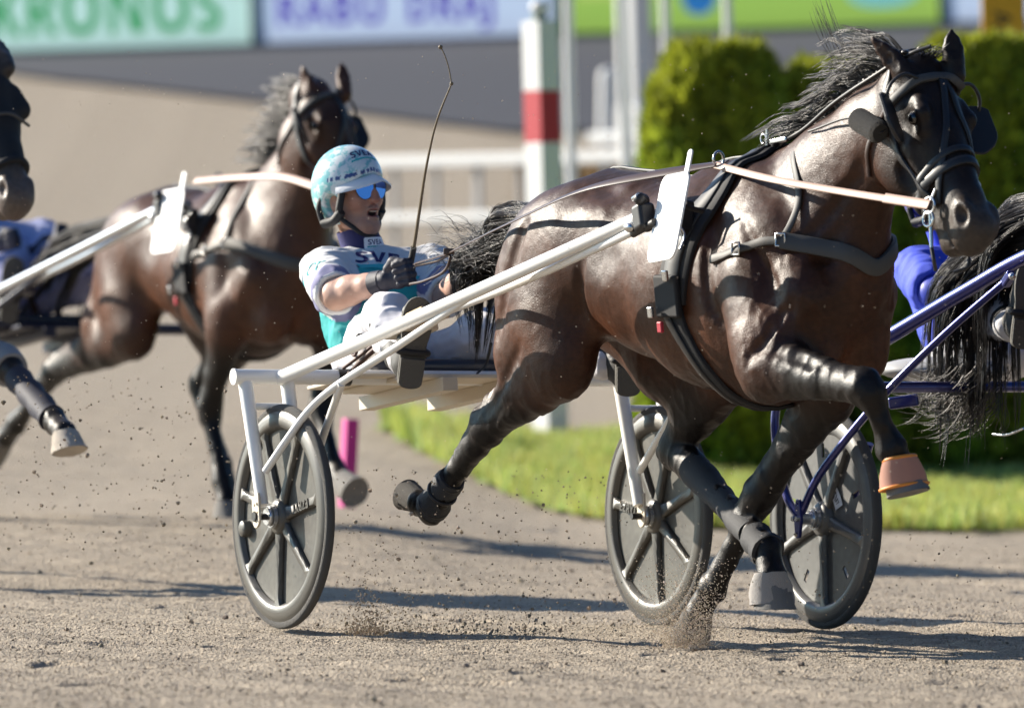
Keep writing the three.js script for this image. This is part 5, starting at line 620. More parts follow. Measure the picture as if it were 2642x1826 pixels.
  const KH = o.helmet; put(g, 'helmet', He.mesh(0.004 / det, { color: (x, y, z) => { const p = sub([x, y, z], H.c), a = dot(p, H.f), b = dot(p, H.u), c = dot(p, H.r), w = fbm(a * 34 + 2, b * 40, c * 34, 3), sw = Math.sin(a * 90 + b * 120 + w * 9); let q = mixv(KH.a, KH.b, 0.85 * sstep(-0.15, 0.4, w + 0.3 * sw + 0.7 * sstep(0.08, -0.03, a) - 0.3)); const vis = b - (0.08 + 0.12 * (0.1 - a) * 0 - Math.abs(c) * 0.22); if (a > 0.0 && vis > 0.004 && vis < 0.017) q = mixv(KH.c, KH.a, 0.5 + 0.5 * Math.sin(c * 500 + a * 500) > 0.75 ? 1 : 0); return q; } }), DM.helmet);
  { const pos = [], idx = []; for (let j = 0; j <= 1; j++) for (let i = 0; i <= 30; i++) for (let k = 0; k <= 6; k++) { const f = -1.25 + 2.5 * i / 30, e = k / 6, rx = 0.1 + 0.058 * e * Math.pow(Math.cos(f * 0.85), 0.6), rz = 0.098 + 0.018 * e; pos.push(...hp(-0.008 + rx * Math.cos(f), 0.079 - Math.abs(Math.sin(f)) * 0.03 - 0.02 * e * e - 0.008 * e + (j ? 0.0 : -0.005), rz * Math.sin(f))); const b = j * 217 + i * 7 + k; if (i && k) j ? idx.push(b, b - 1, b - 8, b, b - 8, b - 7) : idx.push(b, b - 8, b - 1, b, b - 7, b - 8); } for (let i = 1; i <= 30; i++) { const a = i * 7 + 6, b = a - 7; idx.push(a, b + 217, b, a, a + 217, b + 217); } put(g, 'visor', toCreasedNormals(geom(pos, null, null, idx), 0.7), std([0.72, 0.74, 0.76], 0.4, { side: THREE.DoubleSide })); }
  for (const s of [1, -1]) { const m = (l) => l.map(([x, y, z]) => hp(x, y, z * s)); put(g, 'ear_guard', [tube(m([[0.045, 0.035, 0.086], [0.034, -0.02, 0.094], [0.012, -0.062, 0.092], [-0.045, -0.078, 0.096]]), 0.0125, { m: 10 }), tube(m([[-0.03, 0.03, 0.1], [-0.058, -0.02, 0.104], [-0.05, -0.07, 0.1]]), 0.01, { m: 10 }), tube(m([[-0.05, -0.072, 0.098], [0.0, -0.066, 0.094], [0.034, -0.04, 0.09]]), 0.016, { m: 10 })], DM.black); put(g, 'chin_strap', tube(m([[0.02, -0.06, 0.086], [0.045, -0.09, 0.062], [0.062, -0.118, 0.028], [0.066, -0.124, 0]]), 0.008, { m: 8 }), DM.black); }
  if (o.face !== false) {
    const gl = new THREE.Group(); gl.name = 'sunglasses'; g.add(gl);
    for (const s of [1, -1]) { const sh = new THREE.Shape(); sh.moveTo(-0.024, 0.014); sh.bezierCurveTo(-0.01, 0.021, 0.015, 0.021, 0.027, 0.013); sh.bezierCurveTo(0.032, -0.005, 0.018, -0.029, -0.001, -0.029); sh.bezierCurveTo(-0.02, -0.027, -0.027, -0.004, -0.024, 0.014); const gg = new THREE.ExtrudeGeometry(sh, { depth: 0.0015, bevelEnabled: true, bevelSize: 0.001, bevelThickness: 0.0012, bevelSegments: 2, curveSegments: 12 }); const X = norm(add(H.r.map((x) => x * s), H.f, -0.3)), Y = norm(add(H.u, H.f, 0.06)), q = frameQ(X, Y), nf = cross(X, Y); gg.scale(1.22, 1.2, 1); put(gl, 'lens', place(gg, hp(0.098, 0.028, 0.033 * s), q), DM.lens); const pt = sh.getPoints(8).map((p2) => add(add(add(hp(0.099, 0.028, 0.033 * s), X, p2.x * 1.25), Y, p2.y * 1.23), nf, 0.0012)); put(gl, 'lens_frame', tube(pt, 0.0014, { m: 6, smooth: false, cap: false }), DM.frame); put(gl, 'temple', tube([hp(0.088, 0.036, 0.062 * s), hp(0.05, 0.032, 0.076 * s), hp(-0.005, 0.02, 0.084 * s)], 0.0018, { m: 6 }), DM.frame); }
    put(gl, 'bridge', tube([hp(0.1, 0.038, 0.012), hp(0.107, 0.042, 0), hp(0.1, 0.038, -0.012)], 0.0018, { m: 6 }), DM.frame);
    put(g, 'teeth', place(new THREE.SphereGeometry(1, 12, 8).scale(0.006, 0.0035, 0.015), hp(0.088, -0.047, 0)), std([0.55, 0.5, 0.42], 0.4));
  }
  return { cl0, cl1, J, S, He, P, H, hp, A, fr, mid };
}
const NAVY = '#2b2a63', TEAL = '#1f9aa0';
const hf = norm([0.96, 0.1, -0.27]), hr0 = norm(cross(hf, [0.02, 1, 0.04])), headA = { c: [-0.745, 1.387, 0.079], f: hf, r: hr0, u: cross(hr0, hf) };
const man = thing('person', 'driver in teal and white jersey, turquoise helmet and mirrored blue sunglasses, leaning back', 'person', [0.000, 0, 0.000], -1.0996);
const dm = driver(man, { head: headA, heelL: [0.37, 0.775, -0.364], colors: { top: [0.72, 0.72, 0.72], trim: [0.03, 0.028, 0.11], low: [0.02, 0.36, 0.36], cuff: [0.2, 0.2, 0.34], legs: [0.72, 0.71, 0.74] }, helmet: { a: [0.72, 0.79, 0.8], b: [0.13, 0.5, 0.52], c: [0.03, 0.05, 0.22] } });
{ // prints on the jersey, collar and helmet
  const u = norm(cross(dm.A, dm.fr)), up = (a, b) => norm(add(a, b)), uu = dot(u, [0, 0, -1]) > 0 ? u : u.map((x) => -x);
  const t1 = words(768, 320, (c) => { c.save(); c.translate(384, 130); c.transform(1, -0.02, -0.12, 1, 0, 0); c.font = 'bold 250px sans-serif'; c.fillStyle = NAVY; c.fillText('SVEA', 0, 10); c.restore(); c.fillStyle = '#45b9bd'; c.beginPath(); c.moveTo(90, 255); c.lineTo(690, 240); c.lineTo(660, 300); c.lineTo(130, 312); c.fill(); });
  put(man, 'print', patch(dm.J, add(dm.mid(0.76), dm.fr, 0.1), uu, dm.A, 0.29, 0.13, { n: 40, m: 20, start: 0.12 }), DM.print(t1));
  const t2 = canvasTex(256, 128, (c) => { c.fillStyle = '#2b2a63'; c.fillRect(0, 0, 256, 128); c.fillStyle = '#f2f3f6'; c.beginPath(); c.roundRect ? c.roundRect(8, 6, 240, 116, 18) : c.rect(8, 6, 240, 116); c.fill(); c.fillStyle = NAVY; c.font = 'bold 74px sans-serif'; c.textAlign = 'center'; c.fillText('SVEA', 128, 80); c.fillStyle = TEAL; c.fillRect(34, 92, 188, 14); });
  const cl = new Field(); cl.chain([[...dm.cl0, 0.075, 0.075], [...dm.cl1, 0.066, 0.066]]); put(man, 'collar_patch', patch(cl, add(mixv(dm.cl0, dm.cl1, 0.62), dm.H.f, 0.07), dm.H.r.map((x) => -x), dm.H.u, 0.088, 0.043, { start: 0.08 }), std([1, 1, 1], 0.7, { map: t2 }));
  const t3 = words(256, 200, (c) => { c.save(); c.translate(128, 100); c.transform(1, 0, -0.2, 1, 0, 0); c.font = 'bold italic 150px serif'; c.fillStyle = '#1c8f96'; c.fillText('CK', 0, 10); c.restore(); });
  const sN = norm([0.55, 0.35, 0.75]), sU = norm(cross([0, 1, 0], sN)); put(man, 'print', patch(dm.J, mixv(dm.P.shR, dm.P.elR, 0.28), sU, cross(sN, sU), 0.1, 0.08, { start: 0.14 }), DM.print(t3));
  const t4 = words(512, 220, (c) => { c.save(); c.translate(256, 90); c.transform(1, 0, -0.12, 1, 0, 0); c.font = 'bold 150px sans-serif'; c.fillStyle = NAVY; c.fillText('SVEA', 0, 0); c.restore(); c.fillStyle = '#37b3b8'; c.fillRect(60, 172, 400, 26); });
  const hN = norm(add(add(dm.H.f, dm.H.u, 0.95), dm.H.r, 0.12)), hU = norm(cross(dm.H.u, hN)); put(man, 'print', patch(dm.He, dm.hp(0.02, 0.09, 0.005), hU, cross(hN, hU), 0.125, 0.055, { start: 0.16 }), DM.print(t4));
}
rebase(man, -0.3);
{ // whip, and the reins from the hand to the bit
  const w = thing('whip', 'long thin driving whip held upright in the gloved right hand', 'whip', [0.000, 0, 0.000], -1.0996);
  const wp = [[-0.16, 1.149, 0.161], [-0.12, 1.235, 0.163], [-0.06, 1.338, 0.176], [0.04, 1.494, 0.2], [0.12, 1.633, 0.205], [0.2, 1.751, 0.194]];
  put(w, 'shaft', tube(wp, (t) => 0.0068 - 0.0042 * t, { m: 8, n: 50 }), DM.cork); put(w, 'grip', tube(wp.slice(0, 2).map((p, i) => i ? mixv(wp[0], wp[1], 0.92) : add(p, sub(wp[0], wp[1]), 0.3)), 0.0105, { m: 10 }), DM.black);
  put(w, 'lash', tube([wp[5], [0.2, 1.798, 0.204], [0.2, 1.84, 0.219], [0.19, 1.867, 0.229]], 0.0019, { m: 6 }), DM.cork); put(w, 'knot', place(new THREE.SphereGeometry(0.0065, 8, 6), wp[5]), DM.cork); put(w, 'knot', place(new THREE.SphereGeometry(0.0075, 8, 6), [0.19, 1.867, 0.23]), DM.cork); rebase(w, -0.1, 0.1);
  const r = thing('reins', 'brown leather reins running from the driver\'s glove to the bit of the nearest horse', 'reins');
  const back = curve([[-0.192, 1.174, 0.079], [-0.083, 1.207, 0.499], [0.11, 1.298, 1.048], [0.354, 1.404, 1.498], [0.554, 1.445, 1.698], [0.731, 1.472, 1.847]], 50), N = back.map((p, i) => norm([-0.25, 0.75, 0.6])); put(r, 'rein', band(back, N, (t) => 0.019 + 0.018 * sstep(0.5, 0.72, t) * sstep(1, 0.86, t), 0.0035), M.strapBrown);
  const fw = curve([[0.732, 1.473, 1.797], [0.893, 1.428, 2.098], [1.095, 1.389, 2.378], [1.339, 1.347, 2.728]], 30); put(r, 'rein', band(fw, fw.map(() => norm([-0.5, 0.35, 0.75])), 0.022, 0.004), M.strapTan); put(r, 'rein_end', band(fw.slice(25), fw.slice(25).map(() => norm([-0.5, 0.35, 0.75])), 0.03, 0.008), M.strapTan);
  put(r, 'loop', tube([[-0.192, 1.168, 0.079], [-0.122, 1.182, 0.349], [-0.079, 1.196, 0.499], [-0.088, 1.162, 0.479], [-0.158, 1.12, 0.249], [-0.21, 1.108, 0.079]], 0.005, { m: 6, n: 40 }), M.strapBrown); put(r, 'rein_buckle', place(box(0.035, 0.02, 0.014, 0.004), [-0.083, 1.212, 0.519]), M.strapBrown);
  const off = curve([[-0.075, 1.16, -0.001], [0.18, 1.308, 0.548], [0.48, 1.44, 1.148], [0.769, 1.485, 1.697]], 30); put(r, 'rein', band(off, off.map(() => norm([-0.25, 0.75, 0.6])), 0.019, 0.0035), M.strapBrown);
}

// ------------------------------------------------------------------ the other runners
const NECK = J1.neck, repaint = (src, name, label, cat, [pos, turn], swap, group) => { const c = src.clone(); c.name = numbered(name); scene.add(c); c.userData = {}; tag(c, label, cat, group); c.traverse((m) => { if (m.isMesh && swap.has(m.material)) m.material = /^shaft/.test(m.name) ? SM.chrome : swap.get(m.material); }); c.rotation.y = turn; return c; };
const moveRig = (c, pos, turn, dx, dz = 0) => { const ca = Math.cos(turn), sa = Math.sin(turn); c.position.set(pos[0] + dx * ca + dz * sa, pos[1], pos[2] - dx * sa + dz * ca); c.rotation.y = turn; };
// second horse: bay with a pale-lit mane
const J2 = {
  neck: [[2.18, 1.25, 0, 0.26, 0.16], [2.34, 1.42, -0.01, 0.21, 0.118], [2.47, 1.58, -0.02, 0.165, 0.09], [2.58, 1.7, -0.03, 0.12, 0.074]],
  RF: [[2.12, 0.86, 0.2], [1.905, 0.526, 0.18], [2.027, 0.233, 0.17], [2.074, 0.155, 0.17]], LF: [[2.3, 0.88, -0.2], [2.239, 0.533, -0.18], [2.441, 0.305, -0.15], [2.542, 0.253, -0.14]],
  RH: [[1.1, 0.86, 0.18], [0.231, 0.671, 0.17], [-0.243, 0.432, 0.15], [-0.357, 0.371, 0.15]], LH: [[1.42, 0.86, -0.19], [0.966, 0.62, -0.2], [1.287, 0.285, -0.16], [1.359, 0.183, -0.16]],
  head: { p0: [2.564, 1.89, -0.05], axis: [0.5, -0.85, -0.14], face: [0.8, 0.5, -0.4], w: 1.16, earR: [[2.552, 1.846, 0.02], [2.513, 1.965, 0.06], [0.3, 0.1, 1]], earL: [[2.566, 1.873, -0.12], [2.52, 1.976, -0.13], [1, 0.1, 0.2]] },
};
{
  const h = thing('bay_horse', 'brown bay horse with a white number plate running behind the driver', 'horse', [-1.816, 0.07, -10.031], -1.1170), f = horseField(J2); put(h, 'body', f.mesh(0.012, { color: coatColor(J2, { ...BAY, body: [0.075, 0.032, 0.018], red: [0.14, 0.05, 0.023] }) }), coat()); headBits(h, J2, f);
  tack(h, J2, f, {}); bridle(h, J2, f, {}); plateOf(h, 0.28); { const r = thing('reins', 'pale leather reins along the neck of the second horse', 'reins'), q = curve([[-1.139, 1.523, -6.303], [-0.936, 1.531, -5.703], [-0.782, 1.531, -5.403], [-0.613, 1.482, -4.903]], 24); put(r, 'rein', band(q, q.map(() => norm([-0.5, 0.4, 0.75])), 0.03, 0.006), M.strapTan); }
  hooves(h, J2, [['RF', add(J2.RF[3], [0.0, -0.07, 0]), [1, 0, 0], M.hoofGrey], ['LF', [2.665, 0.183, -0.14], [1, 0.3, 0], M.hoofGrey], ['LH', add(J2.LH[3], [0.03, -0.07, 0]), [1, 0, 0], M.hoofGrey], ['RH', [-0.518, 0.313, 0.15], [-0.3, -0.9, 0], M.hoofGrey]]);
  const cr = curve([[2.62, 1.78, -0.03], [2.5, 1.76, -0.03], [2.35, 1.66, -0.01], [2.2, 1.55, 0]], 40), L = []; for (let i = 0; i < 620; i++) { const t = rnd(), P = [add(cr[Math.floor(t * 40)], [0, -0.02, rr(-0.03, 0.04)])]; let d = norm([-0.6, 0.7, rr(-0.1, 0.5)]); const l = rr(0.24, 0.46) * (1 - 0.3 * t); for (let j = 1; j <= 7; j++) { d = norm(add(d, [-0.25, 0.2 * Math.sin(j + i % 9) - 0.1 * t, 0.16 * Math.sin(j * 1.7 + i % 7)])); P.push(add(P[j - 1], d, l / 7)); } L.push(P); } put(h, 'mane', hair(L, 0.0045), phy([0.035, 0.028, 0.024], 0.4));
  tailOf(h, [[0.77, 1.33, 0], [0.64, 1.3, 0], [0.076, 1.217, 0.02], [-0.147, 1.139, 0.04], [-0.371, 1.021, 0.05], [-0.594, 0.843, 0.05]], 900, (t) => 0.03 + 0.2 * t, phy([0.06, 0.055, 0.05], 0.5), 0.004); rebase(h, 1.5);
  const dk = phy([0.016, 0.02, 0.045], 0.4), sw = new Map([[SM.white, dk], [SM.disc, phy([0.022, 0.022, 0.024], 0.5)], [SM.cream, dk], [SM.wood, dk]]), s2 = repaint(sulky1, 'racing_sulky', 'silver-shafted racing sulky behind the second horse at the left edge', 'sulky', [[-1.816, 0.07, -10.031], -1.1170], sw); moveRig(s2, [-1.816, 0.07, -10.031], -1.1170, 0); s2.position.y = 0.12; for (const c of [...s2.children]) { const b = new THREE.Box3(); c.traverse((m) => { if (m.geometry) { m.geometry.computeBoundingBox(); b.union(m.geometry.boundingBox); } }); const z = c.name === 'wheel' ? c.position.z : (b.min.z + b.max.z) / 2; if (z < -0.4 && /wheel|fork|axle|stay/.test(c.name)) s2.remove(c); }
  const m2 = thing('person', 'driver in pale blue and navy jersey at the left edge, half hidden', 'person', [-1.816, 0.07, -10.031], -1.1170); driver(m2, { arms: [0.012, 0.014, 0.04], detail: 0.5, face: false, head: headA, colors: { top: [0.42, 0.46, 0.72], trim: [0.06, 0.07, 0.3], low: [0.5, 0.53, 0.75], cuff: [0.012, 0.014, 0.04], legs: [0.5, 0.5, 0.72] }, helmet: { a: [0.1, 0.12, 0.4], b: [0.5, 0.5, 0.6], c: [0.03, 0.05, 0.22] } }); rebase(m2, -0.3); m2.position.x -= 0.03; m2.position.y += 0.1;
}
// third horse: black-hooded, mostly outside the frame on the left
{
  const ax = norm([0.5, -0.86, 0.02]), p0 = add([3.157, 1.368, 0], ax, -0.6), J3 = { ...J1, neck: [[2.18, 1.25, 0, 0.26, 0.16], [2.4, 1.42, 0, 0.21, 0.118], [2.6, 1.6, 0, 0.165, 0.09], [p0[0] - 0.1, p0[1] - 0.1, 0, 0.12, 0.074]], jugular: null, LF: [[2.36, 0.84, -0.2], [2.665, 0.786, -0.17], [3.102, 0.586, -0.15], [3.202, 0.55, -0.14]], RF: [[2.04, 0.79, 0.17], [1.75, 0.45, 0.14], [1.52, 0.17, 0.12], [1.48, 0.11, 0.12]], RH: [[1.42, 0.89, 0.2], [1.3, 0.59, 0.2], [1.7, 0.3, 0.1], [1.72, 0.25, 0.1]], LH: [[1.1, 0.88, -0.18], [0.62, 0.66, -0.16], [0.28, 0.4, -0.14], [0.24, 0.43, -0.14]], head: { p0, axis: ax, face: [0.86, 0.5, -0.05], w: 1.12, earR: [add(p0, [-0.03, -0.02, 0.06]), add(p0, [-0.13, 0.07, 0.09]), [0.5, 0, 1]], earL: [add(p0, [-0.02, -0.02, -0.06]), add(p0, [-0.12, 0.07, -0.08]), [1, 0, 0]] } };
  const h = thing('hooded_horse', 'horse in a black face hood reaching into the frame at the left edge', 'horse', [-3.183, 0.03, -5.387], -1.0472), f = horseField(J3), pal = { body: [0.05, 0.03, 0.02], red: [0.06, 0.035, 0.022], dark: [0.02, 0.016, 0.015], head: [0.05, 0.04, 0.034], muzzle: [0.13, 0.1, 0.085] }; put(h, 'body', f.mesh(0.01, { color: coatColor(J3, pal) }), coat()); headBits(h, J3, f);
  const { A, B, C: cx, hd } = headFrame(J3.head), hf = new Field(), hw = 1.12, n = (a, b, c, r, w) => [...hd(a, b, c), r * hw + 0.007, w * hw + 0.007]; // hood drawn over the face
  hf.chain([n(-0.05, -0.12, 0, 0.085, 0.075), n(0.12, -0.105, 0, 0.1, 0.088), n(0.24, -0.105, 0, 0.098, 0.082), n(0.36, -0.088, 0, 0.08, 0.06), n(0.43, -0.078, 0, 0.073, 0.055)], { side: cx, k: 0.05 }); for (const s of [1, -1]) hf.chain([n(0.14, -0.04, 0.068 * s, 0.026, 0.022), n(0.2, -0.034, 0.085 * s, 0.026, 0.022)], { side: cx, k: 0.03 }); hf.chain([n(0.24, -0.2, 0, 0.06, 0.055), n(0.4, -0.15, 0, 0.045, 0.047)], { side: cx, k: 0.05 }); hf.cutPlane(hd(0.445, 0, 0), add(A, B, 0.1)); hf.warp = (x, y, z) => 0.003 * fbm(x * 14, y * 14, z * 14, 2);
  put(h, 'hood', hf.mesh(0.009, {}), M.nylon); put(h, 'hood_hem', strap(f, mir([[0.44, -0.19, 0.01], [0.44, -0.15, 0.05], [0.44, -0.08, 0.06], [0.435, -0.01, 0.04], [0.43, 0.0, 0]]).map((p) => hd(...p)), 0.02, 0.02, 0, 40), M.nylon); put(h, 'hood_cord', tube([[0.3, -0.1, 0.1], [0.27, -0.03, 0.085], [0.26, 0.01, 0.04], [0.26, 0.018, 0], [0.27, -0.03, -0.09]].map((p) => hd(p[0], p[1] + 0.006, p[2])), 0.006), M.strapGrey);
  hooves(h, J3, [['LF', [3.227, 0.475, -0.14], [1, 0.05, 0], std([0.5, 0.44, 0.37], 0.85, { bumpMap: hairBump, bumpScale: 0.003 })], ['RF', [1.46, 0.02, 0.12], [1, 0, 0], M.hoofGrey], ['RH', [1.74, 0.16, 0.1], [1, 0, 0], M.hoofGrey], ['LH', [0.17, 0.42, -0.14], [-0.4, -0.9, 0], M.hoofGrey]]);
  const kb = mixv(J3.LF[0], J3.LF[1], 0.98), kd = norm(sub(J3.LF[2], J3.LF[1])); put(h, 'knee_boot', tube([add(kb, norm(sub(J3.LF[0], J3.LF[1])), 0.08), kb, add(kb, kd, 0.06)], (t) => 0.072 - 0.008 * Math.abs(t - 0.5), { m: 22 }), std([0.3, 0.29, 0.29], 0.8)); put(h, 'leg_wrap', tube([mixv(J3.LF[1], J3.LF[2], 0.25), mixv(J3.LF[1], J3.LF[2], 0.95)], (t) => 0.048 + 0.004 * Math.sin(t * 20), { m: 18, n: 14 }), std([0.016, 0.018, 0.035], 0.7)); rebase(h, 1.5);
}
// fourth horse and the blue sulky at the right edge
{
  const J4 = { ...J1, RH: [[1.3, 0.88, 0.18], [1.02, 0.6, 0.17], [1.0, 0.24, 0.16], [1.03, 0.17, 0.16]], LH: [[1.42, 0.89, -0.2], [1.33, 0.59, -0.2], [1.6, 0.25, -0.14], [1.63, 0.19, -0.14]] }, h = thing('bay_horse', 'dark horse at the right edge showing only its long streaming black tail', 'horse', [1.577, 0, -0.404], -0.9948), f4 = horseField(J4); put(h, 'body', f4.mesh(0.014, { color: coatColor(J4) }), coat()); headBits(h, J4, f4); tack(h, J4, f4, {}); hooves(h, J4, [['RF', [2.836, 0.496, 0.1], [1, 0, 0], M.hoofGrey], ['LF', [1.372, 0.006, -0.12], [1, 0, 0], M.hoofGrey], ['RH', [1.05, 0.08, 0.16], [1, 0, 0], M.hoofGrey], ['LH', [1.65, 0.1, -0.14], [1, 0, 0], M.hoofGrey]]);
  const off = new THREE.Group(); tailOf(off, [[0.76, 1.36, 0], [0.6, 1.34, 0], [0.321, 1.303, 0], [0.191, 1.216, 0.02], [0.159, 1.057, 0.03], [0.163, 0.854, 0.03], [0.154, 0.681, 0.03]], 3800, (t) => t < 0.5 ? 0.03 + 0.32 * t : 0.19 + 0.04 * (t - 0.5), M.hairBlack, 0.0017);
  const T = []; for (let i = 0; i < 420; i++) { const s = rr(-1, 1), P = [add([0.14, 0.825, 0.04], [rr(-0.12, 0.12), rr(-0.1, 0.05), rr(-0.1, 0.1)])]; let d = norm([rr(-0.9, 0.1), -0.8, rr(-0.4, 0.4)]); for (let j = 1; j < 9; j++) { d = norm(add(d, [-0.14 + 0.2 * Math.sin(j * 1.1 + i % 5), 0.14, 0.2 * Math.sin(j * 1.3 + i % 7)])); P.push(add(P[j - 1], d, rr(0.02, 0.032))); } T.push(P); }
  put(off, 'tail_ends', hair(T, 0.0014), phy([0.09, 0.08, 0.07], 0.5)); for (const c of [...off.children]) h.add(c); rebase(h, 1.5);
  const g = thing('racing_sulky', 'metallic blue racing sulky with dark disc wheel at the right edge', 'sulky', [1.754, 0, -0.506], -1.0996), W = SM.blue, X = -0.135, Y = 0.83, c = 0.36;
  put(g, 'crossbar', rod([0.225, 0.791, 0.6], [X + 0.1, Y - 0.03, -0.7], 0.018, 16), W);
  put(g, 'shaft', tube([[0.096, 0.894, 0.62], [0.306, 0.994, 0.55], [0.537, 1.106, 0.47], [0.837, 1.225, 0.4], [1.85, 1.36, 0.4]], (t) => 0.025 - 0.003 * t, { m: 18, n: 40 }), W); put(g, 'shaft', tube([[X, Y, -0.62], [0.9, 1.1, -0.5], [1.85, 1.36, -0.4]], 0.022, { m: 14 }), W);
  for (const s of [1, -1]) { const q = (l) => l.map(([x, y, z]) => [x, y, s > 0 ? z : -z]);
    put(g, 'stay', tube(q([[0.776, 1.154, 0.44], [0.565, 0.977, 0.55], [0.355, 0.775, 0.66], [0.197, 0.607, 0.73], [0.076, 0.483, 0.76], [-0.004, 0.373, 0.77]]), (t) => 0.0125 + 0.001 * t, { m: 12, n: 50 }), W); put(g, 'stay_bolt', place(new THREE.SphereGeometry(0.012, 12, 8), q([[0.827, 1.153, 0.47]])[0]), SM.chrome); put(g, 'stay_end', place(box(0.06, 0.03, 0.03, 0.008), q([[0.77, 1.144, 0.45]])[0], frameQ([1, 0.8, 0], [0, 1, 0])), W);
    put(g, 'fork_leg', tube(q([[-0.175, 0.738, 0.77], [-0.176, 0.658, 0.775], [-0.136, 0.514, 0.775], [-0.08, 0.421, 0.775], [-0.007, 0.366, 0.775]]), 0.0145, { m: 14, n: 30 }), W); put(g, 'fork_leg', tube(q([[0.147, 0.607, 0.6], [0.085, 0.49, 0.6], [0, c, 0.6]]), 0.013, { m: 12 }), W);
    const b = new THREE.Shape(); b.absarc(0, 0.05, 0.013, 0, Math.PI); b.lineTo(-0.02, 0.01); b.lineTo(-0.02, -0.01); b.absarc(0, -0.05, 0.013, Math.PI, Math.PI * 2); b.lineTo(0.02, -0.01); b.lineTo(0.02, 0.01); for (const y of [0.048, -0.048]) { const p = new THREE.Path(); p.absarc(0, y, 0.006, 0, Math.PI * 2); b.holes.push(p); } put(g, 'axle_plate', new THREE.ExtrudeGeometry(b, { depth: 0.008, bevelSize: 0.0015, bevelThickness: 0.0015, bevelSegments: 2 }).translate(0, c, 0.776 * s), W); for (const x of [-0.013, 0.013]) put(g, 'axle_bolt', place(cyl(0.009, 0.009, 0.016, 6).rotateX(Math.PI / 2), [x, c, 0.79 * s]), SM.chrome);
    put(g, 'axle', place(cyl(0.02, 0.02, 0.2, 16).rotateX(Math.PI / 2), [0, c, 0.68 * s]), SM.chrome); }
  wheel(g, [0, c, 0.68], -0.24, { n: 5, slots: 0.5, allSlots: true, mat: SM.discDark, sticker: 0.45 }); wheel(g, [0, c, -0.68], 0.2, { n: 5, mat: SM.discDark });
  put(g, 'seat', [new THREE.SphereGeometry(1, 28, 16).scale(0.2, 0.045, 0.22).translate(-0.22, 0.845, 0.12), place(new THREE.TorusGeometry(0.13, 0.012, 8, 30).rotateX(Math.PI / 2), [-0.22, 0.82, 0.12])], SM.greyPad); put(g, 'foot_peg', place(box(0.1, 0.04, 0.05, 0.008), [0.018, 0.743, 0.4], frameQ([0.6, 0.15, -0.8], [0, 1, 0])), SM.blue); put(g, 'spoke_wire', tube([[0.278, 0.661, 0.1], [0.167, 0.638, 0.1], [0.081, 0.639, 0.1]], 0.004), SM.chrome); rebase(g, 0);
  const m = thing('person', 'driver in royal blue overalls behind the nearest horse\'s chest', 'person', [1.754, 0, -0.506], -1.0996); driver(m, { arms: [0.045, 0.08, 0.6], detail: 0.6, face: false, head: headA, heelR: [0.37, 0.91, 0.42], colors: { top: [0.045, 0.08, 0.6], trim: [0.045, 0.08, 0.6], low: [0.05, 0.09, 0.6], cuff: [0.045, 0.08, 0.58], legs: [0.68, 0.68, 0.7] }, helmet: { a: [0.05, 0.06, 0.4], b: [0.05, 0.06, 0.4], c: [0.03, 0.05, 0.22] } }); rebase(m, -0.3); m.position.y += 0.03; m.position.x += 0.22;
}

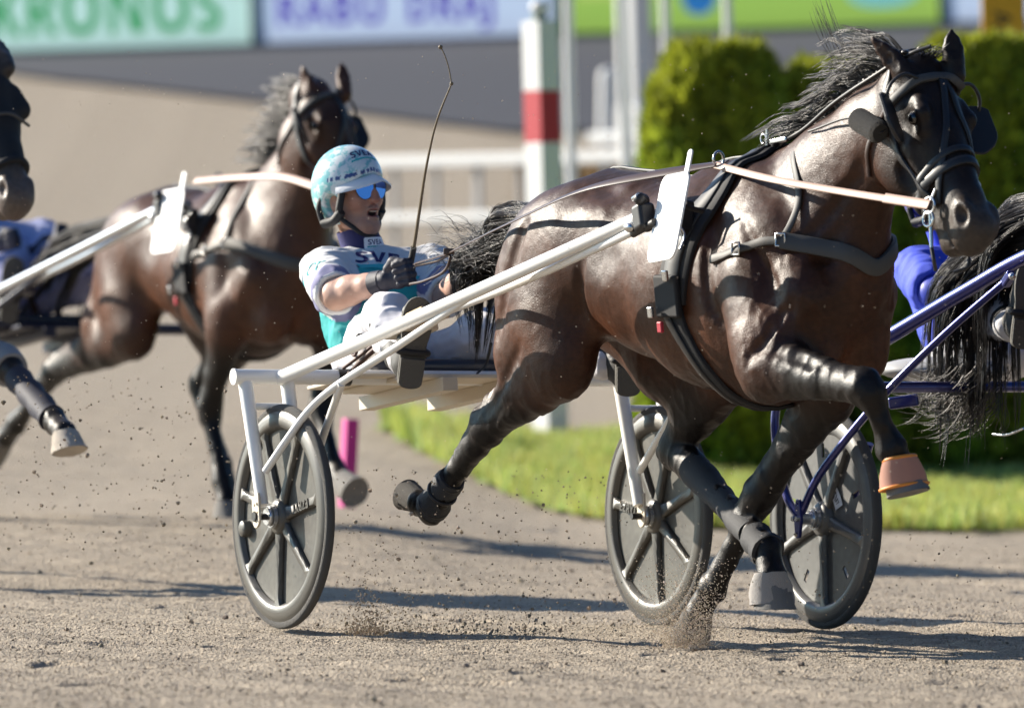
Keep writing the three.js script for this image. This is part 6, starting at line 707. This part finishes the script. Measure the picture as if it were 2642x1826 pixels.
// ------------------------------------------------------------------ kicked-up soil
const drop = (n, f, label, name, mat) => scatter(name, clodGeo(2), mat ?? clodMat, n, f, { label, category: 'flying soil', color: clodColor });
const gauss = () => (rnd() + rnd() + rnd() + rnd() - 2) * 0.87;
const hoofP = V([0.683, 0.024, 1.405]), heelP = V([-0.294, 0.046, 0.805]);
drop(6500, () => { const t = Math.pow(rnd(), 1.6), a = rr(0, 6.28), r = (0.04 + 0.12 * rnd() * (0.4 + t)) * (rnd() < 0.25 ? 1.6 : 1), s = rr(0.0009, 0.0024) * (rnd() < 0.03 ? 2 : 1); return [hoofP.x + r * Math.cos(a) * 0.8 - 0.02 + 0.05 * t * gauss(), Math.max(0.0, 0.0 + t * 0.2 * (0.5 + rnd())), hoofP.z + 0.1 * gauss() + 0.1, s]; }, 'burst of sand thrown up around the planted fore hoof', 'sand_burst', std([0.62, 0.53, 0.43], 0.95));
drop(1500, () => { const t = rnd(), s = rr(0.0012, 0.004) * (rnd() < 0.06 ? 2 : 1); return [heelP.x + (rnd() < 0.55 ? gauss() * 0.06 - 0.03 : rr(-0.1, 0.55) ), Math.max(0.004, t * t * 0.24 * rnd() + 0.02 * rnd()), heelP.z + gauss() * 0.15, s]; }, 'spray of soil hanging over the track behind the trailing hind hoof', 'soil_spray');
drop(620, () => { const u = rr(760, 1420), v = 1420 - 360 * Math.pow(rnd(), 1.3), d = rr(26.8, 28.8), s = rr(0.0015, 0.0045) * (rnd() < 0.07 ? 2.2 : 1); return [0.121 + (u - 1154) * d / 19737, Math.max(0.01, 1.03 - (v - 697) * d / 19737), 28.3 - d, s]; }, 'clods of soil flying between the sulky wheels', 'flying_clods');
drop(420, () => { const u = rr(-40, 520), v = 860 + 420 * rnd(), d = rr(27.2, 31), s = rr(0.0015, 0.005) * (rnd() < 0.06 ? 2 : 1); return [0.121 + (u - 1154) * d / 19737, Math.max(0.01, 1.03 - (v - 697) * d / 19737), 28.3 - d, s]; }, 'clods of soil flying left of the near sulky wheel', 'flying_clods');
drop(900, () => { const u = rr(20, 2300), v = rr(120, 1250), d = rr(24.5, 29), s = rr(0.001, 0.0024); return [0.121 + (u - 1154) * d / 19737, Math.max(0.01, 1.03 - (v - 697) * d / 19737), 28.3 - d, s]; }, 'fine specks of sand floating in the air over the track', 'floating_specks', std([0.6, 0.5, 0.4], 0.95));
drop(260, () => { const u = rr(1600, 2309), v = 1180 + 200 * rnd(), d = rr(25.5, 28.5), s = rr(0.0012, 0.0035) * (rnd() < 0.08 ? 2 : 1); return [0.121 + (u - 1154) * d / 19737, Math.max(0.01, 1.03 - (v - 697) * d / 19737), 28.3 - d, s]; }, 'clods of soil flying around the right-hand wheel', 'flying_clods');

renderer.render(scene, camera);
